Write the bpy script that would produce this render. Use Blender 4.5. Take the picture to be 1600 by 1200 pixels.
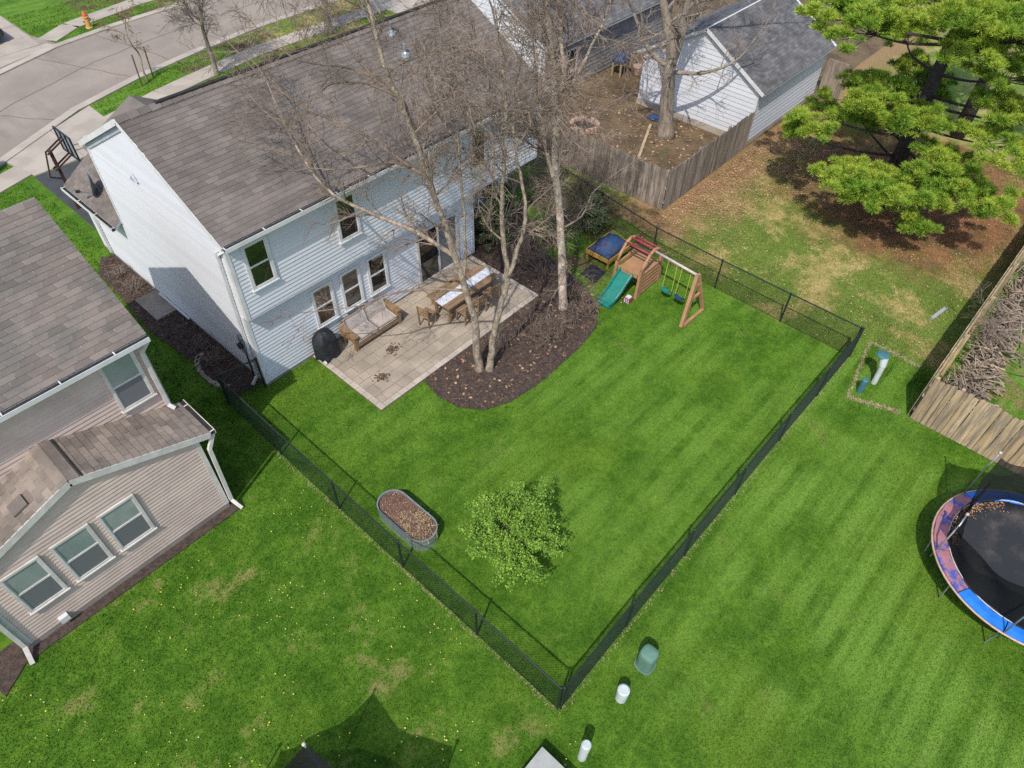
import bpy, math, random
import numpy as np
from mathutils import Vector, Matrix

# ------------------------------------------------------------------ camera, sky, sun, exposure
scene = bpy.context.scene
for o in list(bpy.data.objects):
    bpy.data.objects.remove(o, do_unlink=True)
COL = scene.collection
R = math.radians
rng = random.Random(7)

CAM = Vector((0, 0, 16.0))
TH, RO, YAW = R(47.4), R(1.45), R(49.0)
fwd = Vector((math.sin(YAW) * math.cos(TH), math.cos(YAW) * math.cos(TH), -math.sin(TH)))
right0 = Vector((math.cos(YAW), -math.sin(YAW), 0))
up0 = right0.cross(fwd)
cright = right0 * math.cos(RO) + up0 * math.sin(RO)
cup = -right0 * math.sin(RO) + up0 * math.cos(RO)
cd = bpy.data.cameras.new("camera")
cam = bpy.data.objects.new("camera", cd)
COL.objects.link(cam)
m = Matrix((cright, cup, -fwd)).transposed().to_4x4()
m.translation = CAM
cam.matrix_world = m
cd.sensor_fit = 'HORIZONTAL'
cd.sensor_width = 36.0
cd.lens = 36.0 * 1100.0 / 1600.0
cd.clip_end = 600
scene.camera = cam

SUN_EL, SUN_AZ = R(53.5), R(22)          # light travels towards +X and a little +Y
ldir = Vector((math.cos(SUN_AZ) * math.cos(SUN_EL), math.sin(SUN_AZ) * math.cos(SUN_EL), -math.sin(SUN_EL)))
world = bpy.data.worlds.new("World")
scene.world = world
world.use_nodes = True
wn = world.node_tree
bg = wn.nodes["Background"]
sky = wn.nodes.new("ShaderNodeTexSky")
sky.sky_type = 'NISHITA'
sky.sun_disc = False
sky.sun_elevation = SUN_EL
sky.sun_rotation = math.atan2(-ldir.x, -ldir.y)
sky.air_density = 1.0
sky.dust_density = 1.5
wn.links.new(sky.outputs[0], bg.inputs[0])
bg.inputs[1].default_value = 0.15
sl = bpy.data.lights.new("sun", 'SUN')
sl.energy = 2.9
sl.angle = R(0.55)
sl.color = (1.0, 0.95, 0.87)
sun = bpy.data.objects.new("sun", sl)
COL.objects.link(sun)
sun.rotation_euler = ldir.to_track_quat('-Z', 'Y').to_euler()
sun.location = (-20, -10, 40)
vs = scene.view_settings
vs.view_transform = 'Standard'
vs.look = 'None'
vs.gamma = 1.0
vs.exposure = 0.42
vs.use_curve_mapping = False
scene.cycles.use_denoising = False
scene.cycles.adaptive_threshold = 0.01

# ------------------------------------------------------------------ node helpers and materials
class NT:
    def __init__(s, name):
        s.m = bpy.data.materials.new(name)
        s.m.use_nodes = True
        s.t = s.m.node_tree
        s.b = s.t.nodes["Principled BSDF"]
        s.pos = s.t.nodes.new("ShaderNodeNewGeometry").outputs["Position"]
        s._xyz = None
    def n(s, typ): return s.t.nodes.new(typ)
    def put(s, sock, v):
        if hasattr(v, "is_output"): s.t.links.new(v, sock)
        else: sock.default_value = v
    def math(s, op, a, b=0.0, clamp=False):
        q = s.n("ShaderNodeMath"); q.operation = op; q.use_clamp = clamp
        s.put(q.inputs[0], a); s.put(q.inputs[1], b)
        return q.outputs[0]
    def xyz(s):
        if s._xyz is None:
            q = s.n("ShaderNodeSeparateXYZ"); s.t.links.new(s.pos, q.inputs[0]); s._xyz = q.outputs
        return s._xyz
    def vec(s, scl):
        q = s.n("ShaderNodeVectorMath"); q.operation = 'MULTIPLY'
        s.t.links.new(s.pos, q.inputs[0]); q.inputs[1].default_value = scl
        return q.outputs[0]
    def noise(s, scale, detail=4, rough=0.6, vec=None, dist=0.0):
        q = s.n("ShaderNodeTexNoise"); q.inputs["Scale"].default_value = scale
        q.inputs["Detail"].default_value = detail; q.inputs["Roughness"].default_value = rough
        q.inputs["Distortion"].default_value = dist
        s.put(q.inputs["Vector"], vec if vec is not None else s.pos)
        return q.outputs["Fac"]
    def step(s, v, lo, hi):
        q = s.n("ShaderNodeMapRange"); q.interpolation_type = 'SMOOTHSTEP'
        s.put(q.inputs[0], v); q.inputs[1].default_value = lo; q.inputs[2].default_value = hi
        return q.outputs[0]
    def mix(s, f, a, b, mode='MIX'):
        q = s.n("ShaderNodeMix"); q.data_type = 'RGBA'; q.blend_type = mode
        s.put(q.inputs[0], f)
        for i, c in ((6, a), (7, b)):
            s.put(q.inputs[i], c if hasattr(c, "is_output") else (*c[:3], 1))
        return q.outputs[2]
    def rand(s):
        oi = s.n("ShaderNodeObjectInfo"); g = s.n("ShaderNodeNewGeometry")
        return s.math('FRACT', s.math('ADD', oi.outputs["Random"], g.outputs["Random Per Island"]))
    def value(s, col, v):
        q = s.n("ShaderNodeHueSaturation"); s.put(q.inputs["Color"], col); s.put(q.inputs["Value"], v)
        return q.outputs[0]
    def bump(s, h, strength, dist=0.01):
        q = s.n("ShaderNodeBump"); q.inputs["Strength"].default_value = strength
        q.inputs["Distance"].default_value = dist
        s.put(q.inputs["Height"], h); s.t.links.new(q.outputs[0], s.b.inputs["Normal"])
    def out(s, col, rough=0.8, metal=0.0, spec=0.3):
        s.put(s.b.inputs["Base Color"], col if hasattr(col, "is_output") else (*col[:3], 1))
        s.put(s.b.inputs["Roughness"], rough); s.b.inputs["Metallic"].default_value = metal
        s.b.inputs["Specular IOR Level"].default_value = spec
        return s.m

def mat(name, c1, c2=None, scale=3.0, rough=0.8, rnd=0.0, bump=0.0, bscale=40, metal=0.0, spec=0.3, stretch=None, lo=.38, hi=.62, dist=.01):
    t = NT(name)
    vec = t.vec(stretch) if stretch else None
    col = t.mix(t.step(t.noise(scale, 5, .65, vec), lo, hi), c1, c2) if c2 else t.mix(0.0, c1, c1)
    if rnd:
        col = t.value(col, t.math('ADD', t.math('MULTIPLY', t.rand(), 2 * rnd), 1 - rnd))
    if bump: t.bump(t.noise(bscale, 3, .6, vec), bump, dist)
    return t.out(col, rough, metal, spec)

M = {}
M['white_siding'] = mat('white_siding', (.61, .625, .655), (.59, .605, .635), .6, .6, rnd=.05)
M['white_paint'] = mat('white_paint', (.66, .66, .655), (.58, .58, .565), 2.5, .5)
M['grey_trim'] = mat('grey_trim', (.42, .45, .5), (.36, .39, .43), 2, .6)
M['beige_siding'] = mat('beige_siding', (.59, .465, .395), (.52, .405, .345), 1.5, .6, rnd=.04)
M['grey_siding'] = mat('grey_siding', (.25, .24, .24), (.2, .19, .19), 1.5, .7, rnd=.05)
M['cream_trim'] = mat('cream_trim', (.62, .59, .55), (.52, .49, .45), 3, .6)
M['shingle_brown'] = mat('shingle_brown', (.188, .162, .143), (.13, .113, .102), .8, .95, rnd=.17, bump=.5, bscale=120, spec=.1, lo=.3, hi=.7)
M['shingle_taupe'] = mat('shingle_taupe', (.205, .17, .147), (.145, .132, .118), 1.1, .95, rnd=.17, bump=.5, bscale=120, spec=.1, lo=.35, hi=.65)
M['shingle_tan'] = mat('shingle_tan', (.27, .222, .185), (.19, .158, .135), 1.5, .95, rnd=.22, bump=.5, bscale=120, spec=.1)
M['shingle_grey'] = mat('shingle_grey', (.155, .152, .155), (.112, .11, .113), 1.0, .95, rnd=.2, bump=.4, bscale=100, spec=.1)
M['dark_gap'] = mat('dark_gap', (.02, .02, .022), (.035, .03, .025), 6, .9)
M['glass'] = NT('glass').out((.015, .018, .018), .03, 0, 1.0)
gm = NT('window_glass'); gm.b.inputs['IOR'].default_value = 1.75
M['glass'] = gm.out((.012, .014, .013), .02, 0, .9)
gm = NT('blind_reflection_glass'); gm.b.inputs['IOR'].default_value = 1.7
M['glass_pale'] = gm.out(gm.mix(gm.step(gm.noise(1.1, 2), .35, .65), (.22, .26, .255), (.32, .345, .33)), .06, 0, .8)  # pale blinds behind the panes, with the reflection painted into the colour
gm = NT('screen_glass'); M['glass_screen'] = gm.out((.15, .155, .165), .35, 0, .5)
M['concrete'] = mat('concrete', (.42, .37, .31), (.35, .305, .255), .8, .9, bump=.1, bscale=60, rnd=.05, spec=.15)
M['concrete_dark'] = mat('concrete_dark', (.30, .26, .22), (.22, .19, .16), 1.2, .9, bump=.3, bscale=60)
t = NT('asphalt_street')
c = t.mix(t.step(t.noise(.25, 5, .6), .35, .65), (.31, .262, .22), (.25, .212, .18))
c = t.mix(t.math('MULTIPLY', t.step(t.noise(.6, 4, .6, t.vec((1, .25, 1))), .55, .7), .3), c, (.15, .13, .12))
c = t.mix(t.math('MULTIPLY', t.step(t.noise(3.5, 3), .62, .72), .35), c, (.1, .09, .085))
t.bump(t.noise(90, 2), .25)
M['street'] = t.out(c, .92, 0, .15)
M['asphalt_dark'] = mat('asphalt_dark', (.065, .066, .072), (.05, .05, .056), 1.5, .9, bump=.3, bscale=90)
M['paver'] = mat('paver', (.385, .322, .255), (.285, .24, .19), .9, .9, rnd=.07, bump=.3, bscale=55, spec=.15)
M['paver_light'] = mat('paver_light', (.46, .395, .335), (.385, .33, .28), 2.0, .9, rnd=.07, bump=.3, bscale=55, spec=.15)
M['joint'] = mat('joint_sand', (.13, .10, .08), (.17, .14, .11), 8, .95)
M['mulch'] = mat('mulch', (.06, .044, .038), (.105, .075, .06), 9, .95, bump=1.0, bscale=35, dist=.05, rnd=.0)
M['mulch_chip'] = mat('mulch_chip', (.075, .048, .038), (.13, .085, .062), 4, .95, rnd=.55)
M['soil'] = mat('soil', (.17, .10, .075), (.10, .062, .045), 7, .95, bump=1.0, bscale=30, dist=.03)
M['dry_leaf'] = mat('dry_leaf', (.42, .27, .155), (.29, .165, .095), 2.0, .9, rnd=.4)
M['pale_leaf'] = mat('pale_leaf', (.46, .38, .22), (.34, .26, .14), 2.0, .9, rnd=.35)
M['dandelion'] = mat('dandelion', (.75, .55, .06), (.6, .62, .25), 3.0, .8, rnd=.2)
M['wood_grey'] = mat('wood_grey', (.30, .245, .19), (.165, .135, .11), 5, .9, rnd=.3, stretch=(3, 3, .35), bump=.5, bscale=25)
M['wood_gold'] = mat('wood_gold', (.50, .37, .215), (.27, .215, .16), 4, .9, rnd=.3, stretch=(3, 3, .3), bump=.5, bscale=25)
M['wood_table'] = mat('wood_table', (.29, .19, .11), (.20, .13, .078), 6, .7, rnd=.12, bump=.2, bscale=40, stretch=(.6, 4, 4))
M['wood_sofa'] = mat('wood_sofa', (.30, .19, .10), (.22, .135, .07), 6, .7, rnd=.1, bump=.2)
M['wood_dark'] = mat('wood_dark', (.14, .08, .05), (.10, .06, .04), 6, .7, rnd=.15)
M['cushion'] = mat('cushion', (.40, .35, .315), (.33, .29, .26), 3, .95, bump=.35, bscale=9, dist=.03)
M['cloth_white'] = mat('cloth_white', (.60, .62, .68), (.48, .5, .56), 5, .9, bump=.3, bscale=14, dist=.02)
M['black_cover'] = mat('black_cover', (.018, .02, .025), (.03, .032, .038), 4, .55, bump=.6, bscale=10, dist=.03)
M['fence_metal'] = mat('fence_metal', (.012, .022, .017), (.018, .028, .022), 5, .5, spec=.4)
M['fence_wire'] = mat('fence_wire', (.010, .020, .016), None, rough=.6, spec=.3)
M['galvanised'] = mat('galvanised', (.55, .59, .62), (.45, .49, .52), 6, .38, metal=.75)
M['bark_tan'] = mat('bark_tan', (.42, .34, .255), (.20, .155, .118), 8, .95, bump=1.0, bscale=22, dist=.04, stretch=(1, 1, .5), lo=.36, hi=.64)
M['twig'] = mat('twig', (.265, .20, .152), (.165, .124, .096), 3, .95, rnd=.15)
M['twig_grey'] = mat('twig_grey', (.28, .23, .185), (.19, .155, .13), 3, .95, rnd=.15)
t = NT('birch_bark')
c = t.mix(t.step(t.noise(5, 4, .6), .42, .58), (.66, .55, .45), (.46, .35, .27))
c = t.mix(t.step(t.noise(9, 3, .7, t.vec((1, 1, 2.6))), .60, .66), c, (.07, .055, .045))
t.bump(t.noise(20, 3), .8, .02)
M['birch'] = t.out(c, .9, 0, .15)
M['bark_grey'] = mat('bark_grey', (.32, .265, .205), (.20, .165, .13), 6, .95, bump=1.0, bscale=18, dist=.04, stretch=(1, 1, .25))
M['pine_bark'] = mat('pine_bark', (.075, .06, .055), (.045, .038, .035), 8, .95, bump=1.0, bscale=14, dist=.04)
M['needles'] = mat('needles', (.33, .42, .05), (.16, .29, .03), .9, .7, rnd=.35, spec=.15)
M['bush_leaf'] = mat('bush_leaf', (.215, .36, .05), (.13, .25, .032), 2.2, .7, rnd=.3, spec=.2)
M['evergreen'] = mat('evergreen', (.09, .13, .05), (.15, .17, .085), 2.0, .7, rnd=.35, spec=.2)
M['plastic_tan'] = mat('plastic_tan', (.40, .22, .115), (.34, .185, .095), 4, .6)
M['plastic_teal'] = mat('plastic_teal', (.015, .20, .16), (.012, .165, .135), 5, .4, spec=.4)
M['plastic_red'] = mat('plastic_red', (.30, .05, .055), (.24, .04, .045), 5, .5)
M['plastic_blue'] = mat('plastic_blue', (.02, .065, .12), (.016, .05, .1), 5, .5)
M['rope_yellow'] = mat('rope_yellow', (.5, .46, .09), (.42, .38, .08), 9, .8)
M['tube_white'] = mat('tube_white', (.5, .46, .40), (.42, .38, .33), 6, .5)
M['fabric_blue'] = mat('fabric_blue', (.018, .06, .15), (.05, .065, .13), 2.2, .7, bump=.6, bscale=8, dist=.03)
M['wood_yellow'] = mat('wood_yellow', (.42, .25, .06), (.36, .2, .05), 6, .7)
M['tramp_blue'] = mat('tramp_blue', (.02, .17, .62), (.03, .21, .70), 2.5, .45, bump=.3, bscale=8)
M['tramp_faded'] = mat('tramp_faded', (.36, .16, .18), (.07, .10, .36), 3.2, .7, lo=.5, hi=.6)
M['tramp_mat'] = mat('tramp_mat', (.028, .031, .036), (.10, .088, .08), 1.1, .75, lo=.48, hi=.75)
M['steel'] = mat('steel', (.42, .45, .47), (.3, .33, .35), 6, .4, metal=.6)
M['rim_pink'] = mat('rim_pink', (.55, .36, .30), (.4, .28, .2), 8, .7)
M['utility_green'] = mat('utility_green', (.12, .225, .17), (.10, .19, .145), 3, .6)
M['utility_white'] = mat('utility_white', (.52, .58, .57), (.44, .49, .47), 5, .55)
M['utility_teal'] = mat('utility_teal', (.06, .17, .19), (.05, .14, .16), 5, .55)
M['utility_grey'] = mat('utility_grey', (.36, .37, .35), (.31, .32, .30), 4, .6)
M['rust_brown'] = mat('rust_brown', (.085, .045, .035), (.06, .035, .03), 8, .75)
M['black_metal'] = mat('black_metal', (.02, .023, .025), (.03, .03, .032), 8, .5)
M['acrylic'] = mat('acrylic', (.30, .34, .37), (.25, .29, .33), 3, .2)
M['dish_grey'] = mat('dish_grey', (.22, .235, .25), (.18, .19, .2), 5, .5)
M['stone'] = mat('stone', (.33, .27, .22), (.22, .18, .15), 5, .9, rnd=.2, bump=.5)
M['hydrant'] = mat('hydrant', (.62, .36, .12), (.5, .28, .1), 6, .6)
M['hydrant_red'] = mat('hydrant_red', (.5, .1, .05), None, rough=.6)
M['car_paint'] = mat('car_paint', (.025, .028, .034), None, rough=.2, spec=.6)
M['rubber'] = mat('rubber', (.02, .02, .02), None, rough=.9)
M['straw'] = mat('straw', (.46, .36, .22), (.30, .22, .13), 6, .95, rnd=.2)
M['dead_wood'] = mat('dead_wood', (.32, .255, .195), (.19, .15, .115), 4, .95, rnd=.4)
# fine safety netting: half open weave
t = NT('netting')
tr = t.n("ShaderNodeBsdfTransparent"); mx = t.n("ShaderNodeMixShader")
t.out((.012, .013, .014), .9, 0, .1)
mx.inputs[0].default_value = .83
t.t.links.new(tr.outputs[0], mx.inputs[1]); t.t.links.new(t.b.outputs[0], mx.inputs[2])
t.t.links.new(mx.outputs[0], t.t.nodes["Material Output"].inputs[0])
M['net'] = t.m

def grass_material(name, soil_amt):
    """lawns, the dry leafy field, bare soil under the pine: all by place"""
    t = NT(name)
    x, y, z = t.xyz()
    big, mid, fine = t.noise(.22, 4, .6), t.noise(1.1, 5, .62), t.noise(11, 4, .7)
    fibre = t.noise(34, 3, .7)
    # mowing stripes run along X; they wander a little
    wob = t.math('MULTIPLY', t.noise(.3, 2), 1.6)
    ph = t.math('ADD', t.math('MULTIPLY', t.math('ADD', y, t.math('MULTIPLY', x, .03)), 8.6), wob)
    st = t.math('ADD', t.math('MULTIPLY', t.math('SINE', ph), .5), .5)
    st = t.math('ADD', t.math('MULTIPLY', st, .26), t.math('MULTIPLY', t.noise(1.5, 3, .6, t.vec((.05, 2.6, 1))), 1.08))
    st2 = t.math('MULTIPLY', t.step(st, .38, .85), t.step(t.noise(.26, 2), .36, .58))
    mown = t.step(x, 5.2, 8.5)
    v = t.math('ADD', t.math('MULTIPLY', mid, .7), t.math('MULTIPLY', t.noise(4.2, 4, .7), .5))
    col = t.mix(t.step(v, .44, .82), (.047, .122, .009), (.118, .228, .022))
    col = t.mix(t.math('MULTIPLY', t.math('MULTIPLY', st2, mown), t.math('SUBTRACT', .9, t.math('MULTIPLY', t.step(y, 2.2, 2.6), .32))), col, (.155, .28, .04))
    col = t.mix(t.math('MULTIPLY', t.step(big, .5, .72), .4), col, (.135, .215, .02))
    col = t.mix(t.math('MULTIPLY', t.step(t.noise(.8, 6, .75, dist=.5), .56, .74), .45), col, (.19, .225, .06))
    # worn straw patches in the lawn of the beige house
    lw = t.math('SUBTRACT', 1.0, t.step(x, 3.6, 4.6))
    col = t.mix(t.math('MULTIPLY', t.math('MULTIPLY', t.step(t.noise(.55, 6, .75), .54, .64), lw), .68), col, (.25, .23, .08))
    # dry field beyond the wire fence
    fx = t.step(x, 19.35, 19.6); fy = t.step(y, 2.25, 2.6)
    gx = t.step(x, 20.5, 20.9); gy = t.step(y, -.05, .15)
    dry = t.math('MAXIMUM', t.math('MULTIPLY', fx, fy), t.math('MULTIPLY', gx, gy))
    nearfence = t.math('SUBTRACT', 1.0, t.step(x, 20.2, 22.5))
    keep = t.math('MULTIPLY', t.step(t.math('ADD', t.math('MULTIPLY', t.noise(.5, 5, .7), 1.0), t.math('MULTIPLY', nearfence, .04)), .41, .54), .9)
    straw = t.mix(t.step(t.noise(2.2, 6, .75), .38, .62), (.42, .345, .14), (.25, .245, .07))
    straw = t.mix(t.math('MULTIPLY', t.step(fine, .52, .68), .5), straw, (.46, .35, .17))
    dgrass = t.mix(.4, col, (.16, .20, .045))
    dcol = t.mix(keep, straw, dgrass)
    col = t.mix(dry, col, dcol)
    # rust coloured needle litter round the pine, leaf litter by the grey fence
    dx = t.math('SUBTRACT', x, 30.6); dy = t.math('SUBTRACT', y, 4.6)
    rr = t.math('SQRT', t.math('ADD', t.math('MULTIPLY', dx, dx), t.math('MULTIPLY', t.math('MULTIPLY', dy, dy), 1.1)))
    pm = t.math('SUBTRACT', 1.0, t.step(t.math('ADD', rr, t.math('MULTIPLY', t.noise(.6, 4), 5.5)), 6.2, 9.8))
    pm = t.math('MULTIPLY', pm, gy)
    col = t.mix(t.math('MULTIPLY', pm, .9), col, t.mix(t.step(mid, .4, .62), (.30, .14, .075), (.17, .09, .055)))
    lf = t.math('MULTIPLY', t.math('SUBTRACT', 1.0, t.step(y, 12.5, 13.5)), t.step(t.math('ADD', y, t.math('MULTIPLY', t.noise(.7, 4), 3.2)), 10.2, 13.0))
    lf = t.math('MULTIPLY', lf, gx)
    col = t.mix(t.math('MULTIPLY', lf, .85), col, t.mix(t.step(fine, .42, .6), (.37, .215, .12), (.25, .15, .085)))
    # bare earth yard inside the grey fence
    dm = t.math('MULTIPLY', t.math('MULTIPLY', t.step(x, 22.2, 22.35), t.step(y, 11.55, 11.7)), t.math('SUBTRACT', 1.0, t.step(y, 27.5, 28.5)))
    earth = t.mix(t.step(t.noise(.8, 5, .7), .4, .6), (.175, .125, .075), (.11, .078, .05))
    earth = t.mix(t.math('MULTIPLY', t.step(t.noise(.9, 5, .7, dist=.4), .58, .68), .7), earth, (.13, .13, .04))
    col = t.mix(dm, col, earth)
    # patchy yard inside the golden fence
    wm = t.math('MULTIPLY', t.step(x, 18.2, 18.3), t.math('SUBTRACT', 1.0, t.step(y, -.02, .08)))
    col = t.mix(t.math('MULTIPLY', wm, t.step(t.noise(1.3, 5, .75), .45, .6)), col, (.24, .2, .08))
    # thin ground among the shrubs
    sm = t.math('MULTIPLY', t.math('MULTIPLY', t.step(x, 15.2, 16.2), t.step(y, 10.2, 11.2)), t.math('SUBTRACT', 1.0, t.step(x, 21.6, 22.2)))
    col = t.mix(t.math('MULTIPLY', sm, t.step(t.noise(.9, 5, .7), .46, .58)), col, (.13, .10, .055))
    col = t.value(col, t.math('ADD', t.math('MULTIPLY', fine, .9), t.math('ADD', t.math('MULTIPLY', fibre, .7), .2)))
    if soil_amt: t.bump(t.noise(45, 3, .7), .8, .03)
    return t.out(col, .85, 0, .12)
M['ground'] = grass_material('lawn_ground', 1)
M['grass'] = grass_material('grass_blades', 0)

# ------------------------------------------------------------------ mesh helpers
class MB:
    def __init__(s): s.v = []; s.f = []
    def add(s, vs, fs):
        k = len(s.v); s.v.extend(tuple(p) for p in vs); s.f.extend(tuple(i + k for i in f) for f in fs); return s
    def box(s, x0, x1, y0, y1, z0, z1):
        return s.add([(x0, y0, z0), (x1, y0, z0), (x1, y1, z0), (x0, y1, z0), (x0, y0, z1), (x1, y0, z1), (x1, y1, z1), (x0, y1, z1)],
                     [(0, 3, 2, 1), (4, 5, 6, 7), (0, 1, 5, 4), (1, 2, 6, 5), (2, 3, 7, 6), (3, 0, 4, 7)])
    def bar(s, p, q, w, h, up=(0, 0, 1)):
        p, q = Vector(p), Vector(q); d = (q - p).normalized(); u = Vector(up)
        a = d.cross(u)
        if a.length < 1e-4: a = d.cross(Vector((1, 0, 0)))
        a.normalize(); b = a.cross(d).normalized()
        a *= w / 2; b *= h / 2
        vs = [c + i * a + j * b for c in (p, q) for i, j in ((-1, -1), (1, -1), (1, 1), (-1, 1))]
        return s.add(vs, [(0, 1, 2, 3), (7, 6, 5, 4), (0, 4, 5, 1), (1, 5, 6, 2), (2, 6, 7, 3), (3, 7, 4, 0)])
    def prism(s, poly, z0, z1):
        n = len(poly)
        vs = [(x, y, z0) for x, y in poly] + [(x, y, z1) for x, y in poly]
        return s.add(vs, [tuple(range(n - 1, -1, -1)), tuple(range(n, 2 * n))] + [(i, (i + 1) % n, n + (i + 1) % n, n + i) for i in range(n)])
    def solid(s, prof, axis, a0, a1):
        """extrude a profile: axis 'x' (profile y,z) or 'y' (profile x,z)"""
        n = len(prof)
        f = (lambda p, a: (a, p[0], p[1])) if axis == 'x' else (lambda p, a: (p[0], a, p[1]))
        vs = [f(p, a0) for p in prof] + [f(p, a1) for p in prof]
        return s.add(vs, [tuple(range(n - 1, -1, -1)), tuple(range(n, 2 * n))] + [(i, (i + 1) % n, n + (i + 1) % n, n + i) for i in range(n)])
    def tube(s, pts, rad, n=6, cap=True, closed=False):
        pts = [Vector(p) for p in pts]; m_ = len(pts)
        if not hasattr(rad, '__len__'): rad = [rad] * m_
        d0 = (pts[1] - pts[0]).normalized()
        a = d0.cross(Vector((0, 0, 1)))
        if a.length < .05: a = d0.cross(Vector((1, 0, 0)))
        a.normalize(); vs = []
        for i, p in enumerate(pts):
            if closed: d = pts[(i + 1) % m_] - pts[i - 1]
            else: d = pts[min(i + 1, m_ - 1)] - pts[max(i - 1, 0)]
            d.normalize(); a = a - d * a.dot(d)
            if a.length < 1e-5: a = d.orthogonal()
            a.normalize(); b = d.cross(a); r = rad[i]
            for k in range(n):
                th = 2 * math.pi * k / n
                c_, s_ = math.cos(th) * r, math.sin(th) * r
                vs.append((p.x + a.x * c_ + b.x * s_, p.y + a.y * c_ + b.y * s_, p.z + a.z * c_ + b.z * s_))
        fs = []
        for i in range(m_ if closed else m_ - 1):
            j = (i + 1) % m_
            for k in range(n):
                l = (k + 1) % n
                fs.append((i * n + k, i * n + l, j * n + l, j * n + k))
        if cap and not closed:
            fs.append(tuple(range(n - 1, -1, -1))); fs.append(tuple(range((m_ - 1) * n, m_ * n)))
        return s.add(vs, fs)
    def lathe(s, c, prof, n=20):
        """profile of (radius, z) round a vertical axis at c"""
        vs = []; fs = []
        for r, z in prof:
            for k in range(n):
                th = 2 * math.pi * k / n
                vs.append((c[0] + r * math.cos(th), c[1] + r * math.sin(th), c[2] + z))
        for i in range(len(prof) - 1):
            for k in range(n):
                l = (k + 1) % n
                fs.append((i * n + k, i * n + l, (i + 1) * n + l, (i + 1) * n + k))
        fs.append(tuple(range(n - 1, -1, -1))); fs.append(tuple(range((len(prof) - 1) * n, len(prof) * n)))
        return s.add(vs, fs)

def loc_of(o):
    v = Vector((0, 0, 0))
    while o is not None:
        v = v + o.location; o = o.parent
    return v
def mesh_of(name, mb, material, off=(0, 0, 0), smooth=False):
    me = bpy.data.meshes.new(name)
    if len(mb.v):
        v = np.array(mb.v, dtype=np.float64) - np.array(off)
        me.from_pydata(v.tolist(), [], mb.f)
    me.materials.append(material)
    if smooth:
        me.polygons.foreach_set('use_smooth', [True] * len(me.polygons))
    me.update()
    return me
def obj(name, mb, material, parent=None, smooth=False, base=None, **props):
    """one mesh object; mb is in world coordinates"""
    if isinstance(material, str): material = M[material]
    off = loc_of(parent) if parent is not None else Vector(base or (0, 0, 0))
    o = bpy.data.objects.new(name, mesh_of(name, mb, material, off, smooth))
    COL.objects.link(o)
    if parent is not None: o.parent = parent
    else: o.location = off
    for k, v in props.items(): o[k] = v
    return o
def thing(name, label, cat, loc, group=None):
    o = bpy.data.objects.new(name, None); COL.objects.link(o)
    o.location = loc; o.empty_display_size = .3
    o['label'] = label; o['category'] = cat
    if group: o['group'] = group
    return o
def piece(name, me, parent, matrix):
    """an alike piece sharing mesh data; matrix in world space"""
    o = bpy.data.objects.new(name, me); COL.objects.link(o); o.parent = parent
    mm = matrix.copy(); mm.translation = mm.translation - loc_of(parent)
    o.matrix_basis = mm
    return o
def basis(o, u, v, n):
    mm = Matrix((Vector(u), Vector(v), Vector(n))).transposed().to_4x4(); mm.translation = Vector(o); return mm
def raw_mesh(name, verts, faces_tri, material, parent=None, base=(0, 0, 0), **props):
    me = bpy.data.meshes.new(name)
    verts = np.asarray(verts, dtype=np.float32); nf = len(faces_tri)
    me.vertices.add(len(verts)); me.vertices.foreach_set('co', verts.ravel())
    me.loops.add(nf * 3); me.loops.foreach_set('vertex_index', np.asarray(faces_tri, dtype=np.int32).ravel())
    me.polygons.add(nf); me.polygons.foreach_set('loop_start', np.arange(0, nf * 3, 3, dtype=np.int32))
    me.polygons.foreach_set('loop_total', np.full(nf, 3, dtype=np.int32))
    me.materials.append(M[material]); me.update(calc_edges=True)
    o = bpy.data.objects.new(name, me); COL.objects.link(o)
    if parent is not None: o.parent = parent; o.location = -loc_of(parent)
    for k, v in props.items(): o[k] = v
    return o

# ------------------------------------------------------------------ ground, street, paths
obj('ground', MB().add([(-120, -110, 0), (160, -110, 0), (160, 170, 0), (-120, 170, 0)], [(0, 1, 2, 3)]), 'ground', kind='structure')

near_kerb = [(-14, 23.5), (-6, 27.8), (0, 31.2), (5.85, 34.3), (10, 36.55), (13.7, 37.7), (17.4, 38.4), (21.8, 38.95), (27.3, 39.07), (45, 39.1), (70, 38)]
far_kerb = [(-14, 31), (-6, 34.9), (2, 39.2), (9.2, 42.6), (12.6, 43.85), (16.2, 44.4), (20.65, 44.65), (27, 44.95), (45, 45), (70, 44)]
obj('road', MB().add([(x, y, .008) for x, y in near_kerb] + [(x, y, .008) for x, y in reversed(far_kerb)], [tuple(range(len(near_kerb) + len(far_kerb)))]), 'street', kind='structure')
ROAD = bpy.data.objects['road']
def strip(pts, w0, w1, z0, z1):
    mb = MB(); P = [Vector((x, y)) for x, y in pts]; A = []; B = []
    for i, p in enumerate(P):
        d = (P[min(i + 1, len(P) - 1)] - P[max(i - 1, 0)]).normalized(); n = Vector((-d.y, d.x))
        A.append(p + n * w0); B.append(p + n * w1)
    for i in range(len(P) - 1):
        mb.prism([tuple(A[i]), tuple(A[i + 1]), tuple(B[i + 1]), tuple(B[i])], z0, z1)
    return mb
def dense(pts, step):
    out = []; 
    P = [Vector(p) for p in pts]
    for a, b in zip(P, P[1:]):
        k = max(1, int((b - a).length / step))
        out += [a.lerp(b, i / k) for i in range(k)]
    return out + [P[-1]]
def seam(pts, w, seed):
    g_ = random.Random(seed); P = dense([(x, y, 0) for x, y in pts], .35); Q = []; off = 0
    for p in P:
        off = off * .85 + g_.gauss(0, .035); Q.append((p.x + off * .5, p.y + off))
    obj('tar_seam', strip(Q, -w, w, .004, .0125), 'tar', ROAD)
M['tar'] = mat('tar', (.085, .075, .068), (.12, .105, .095), 6, .9)
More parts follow.
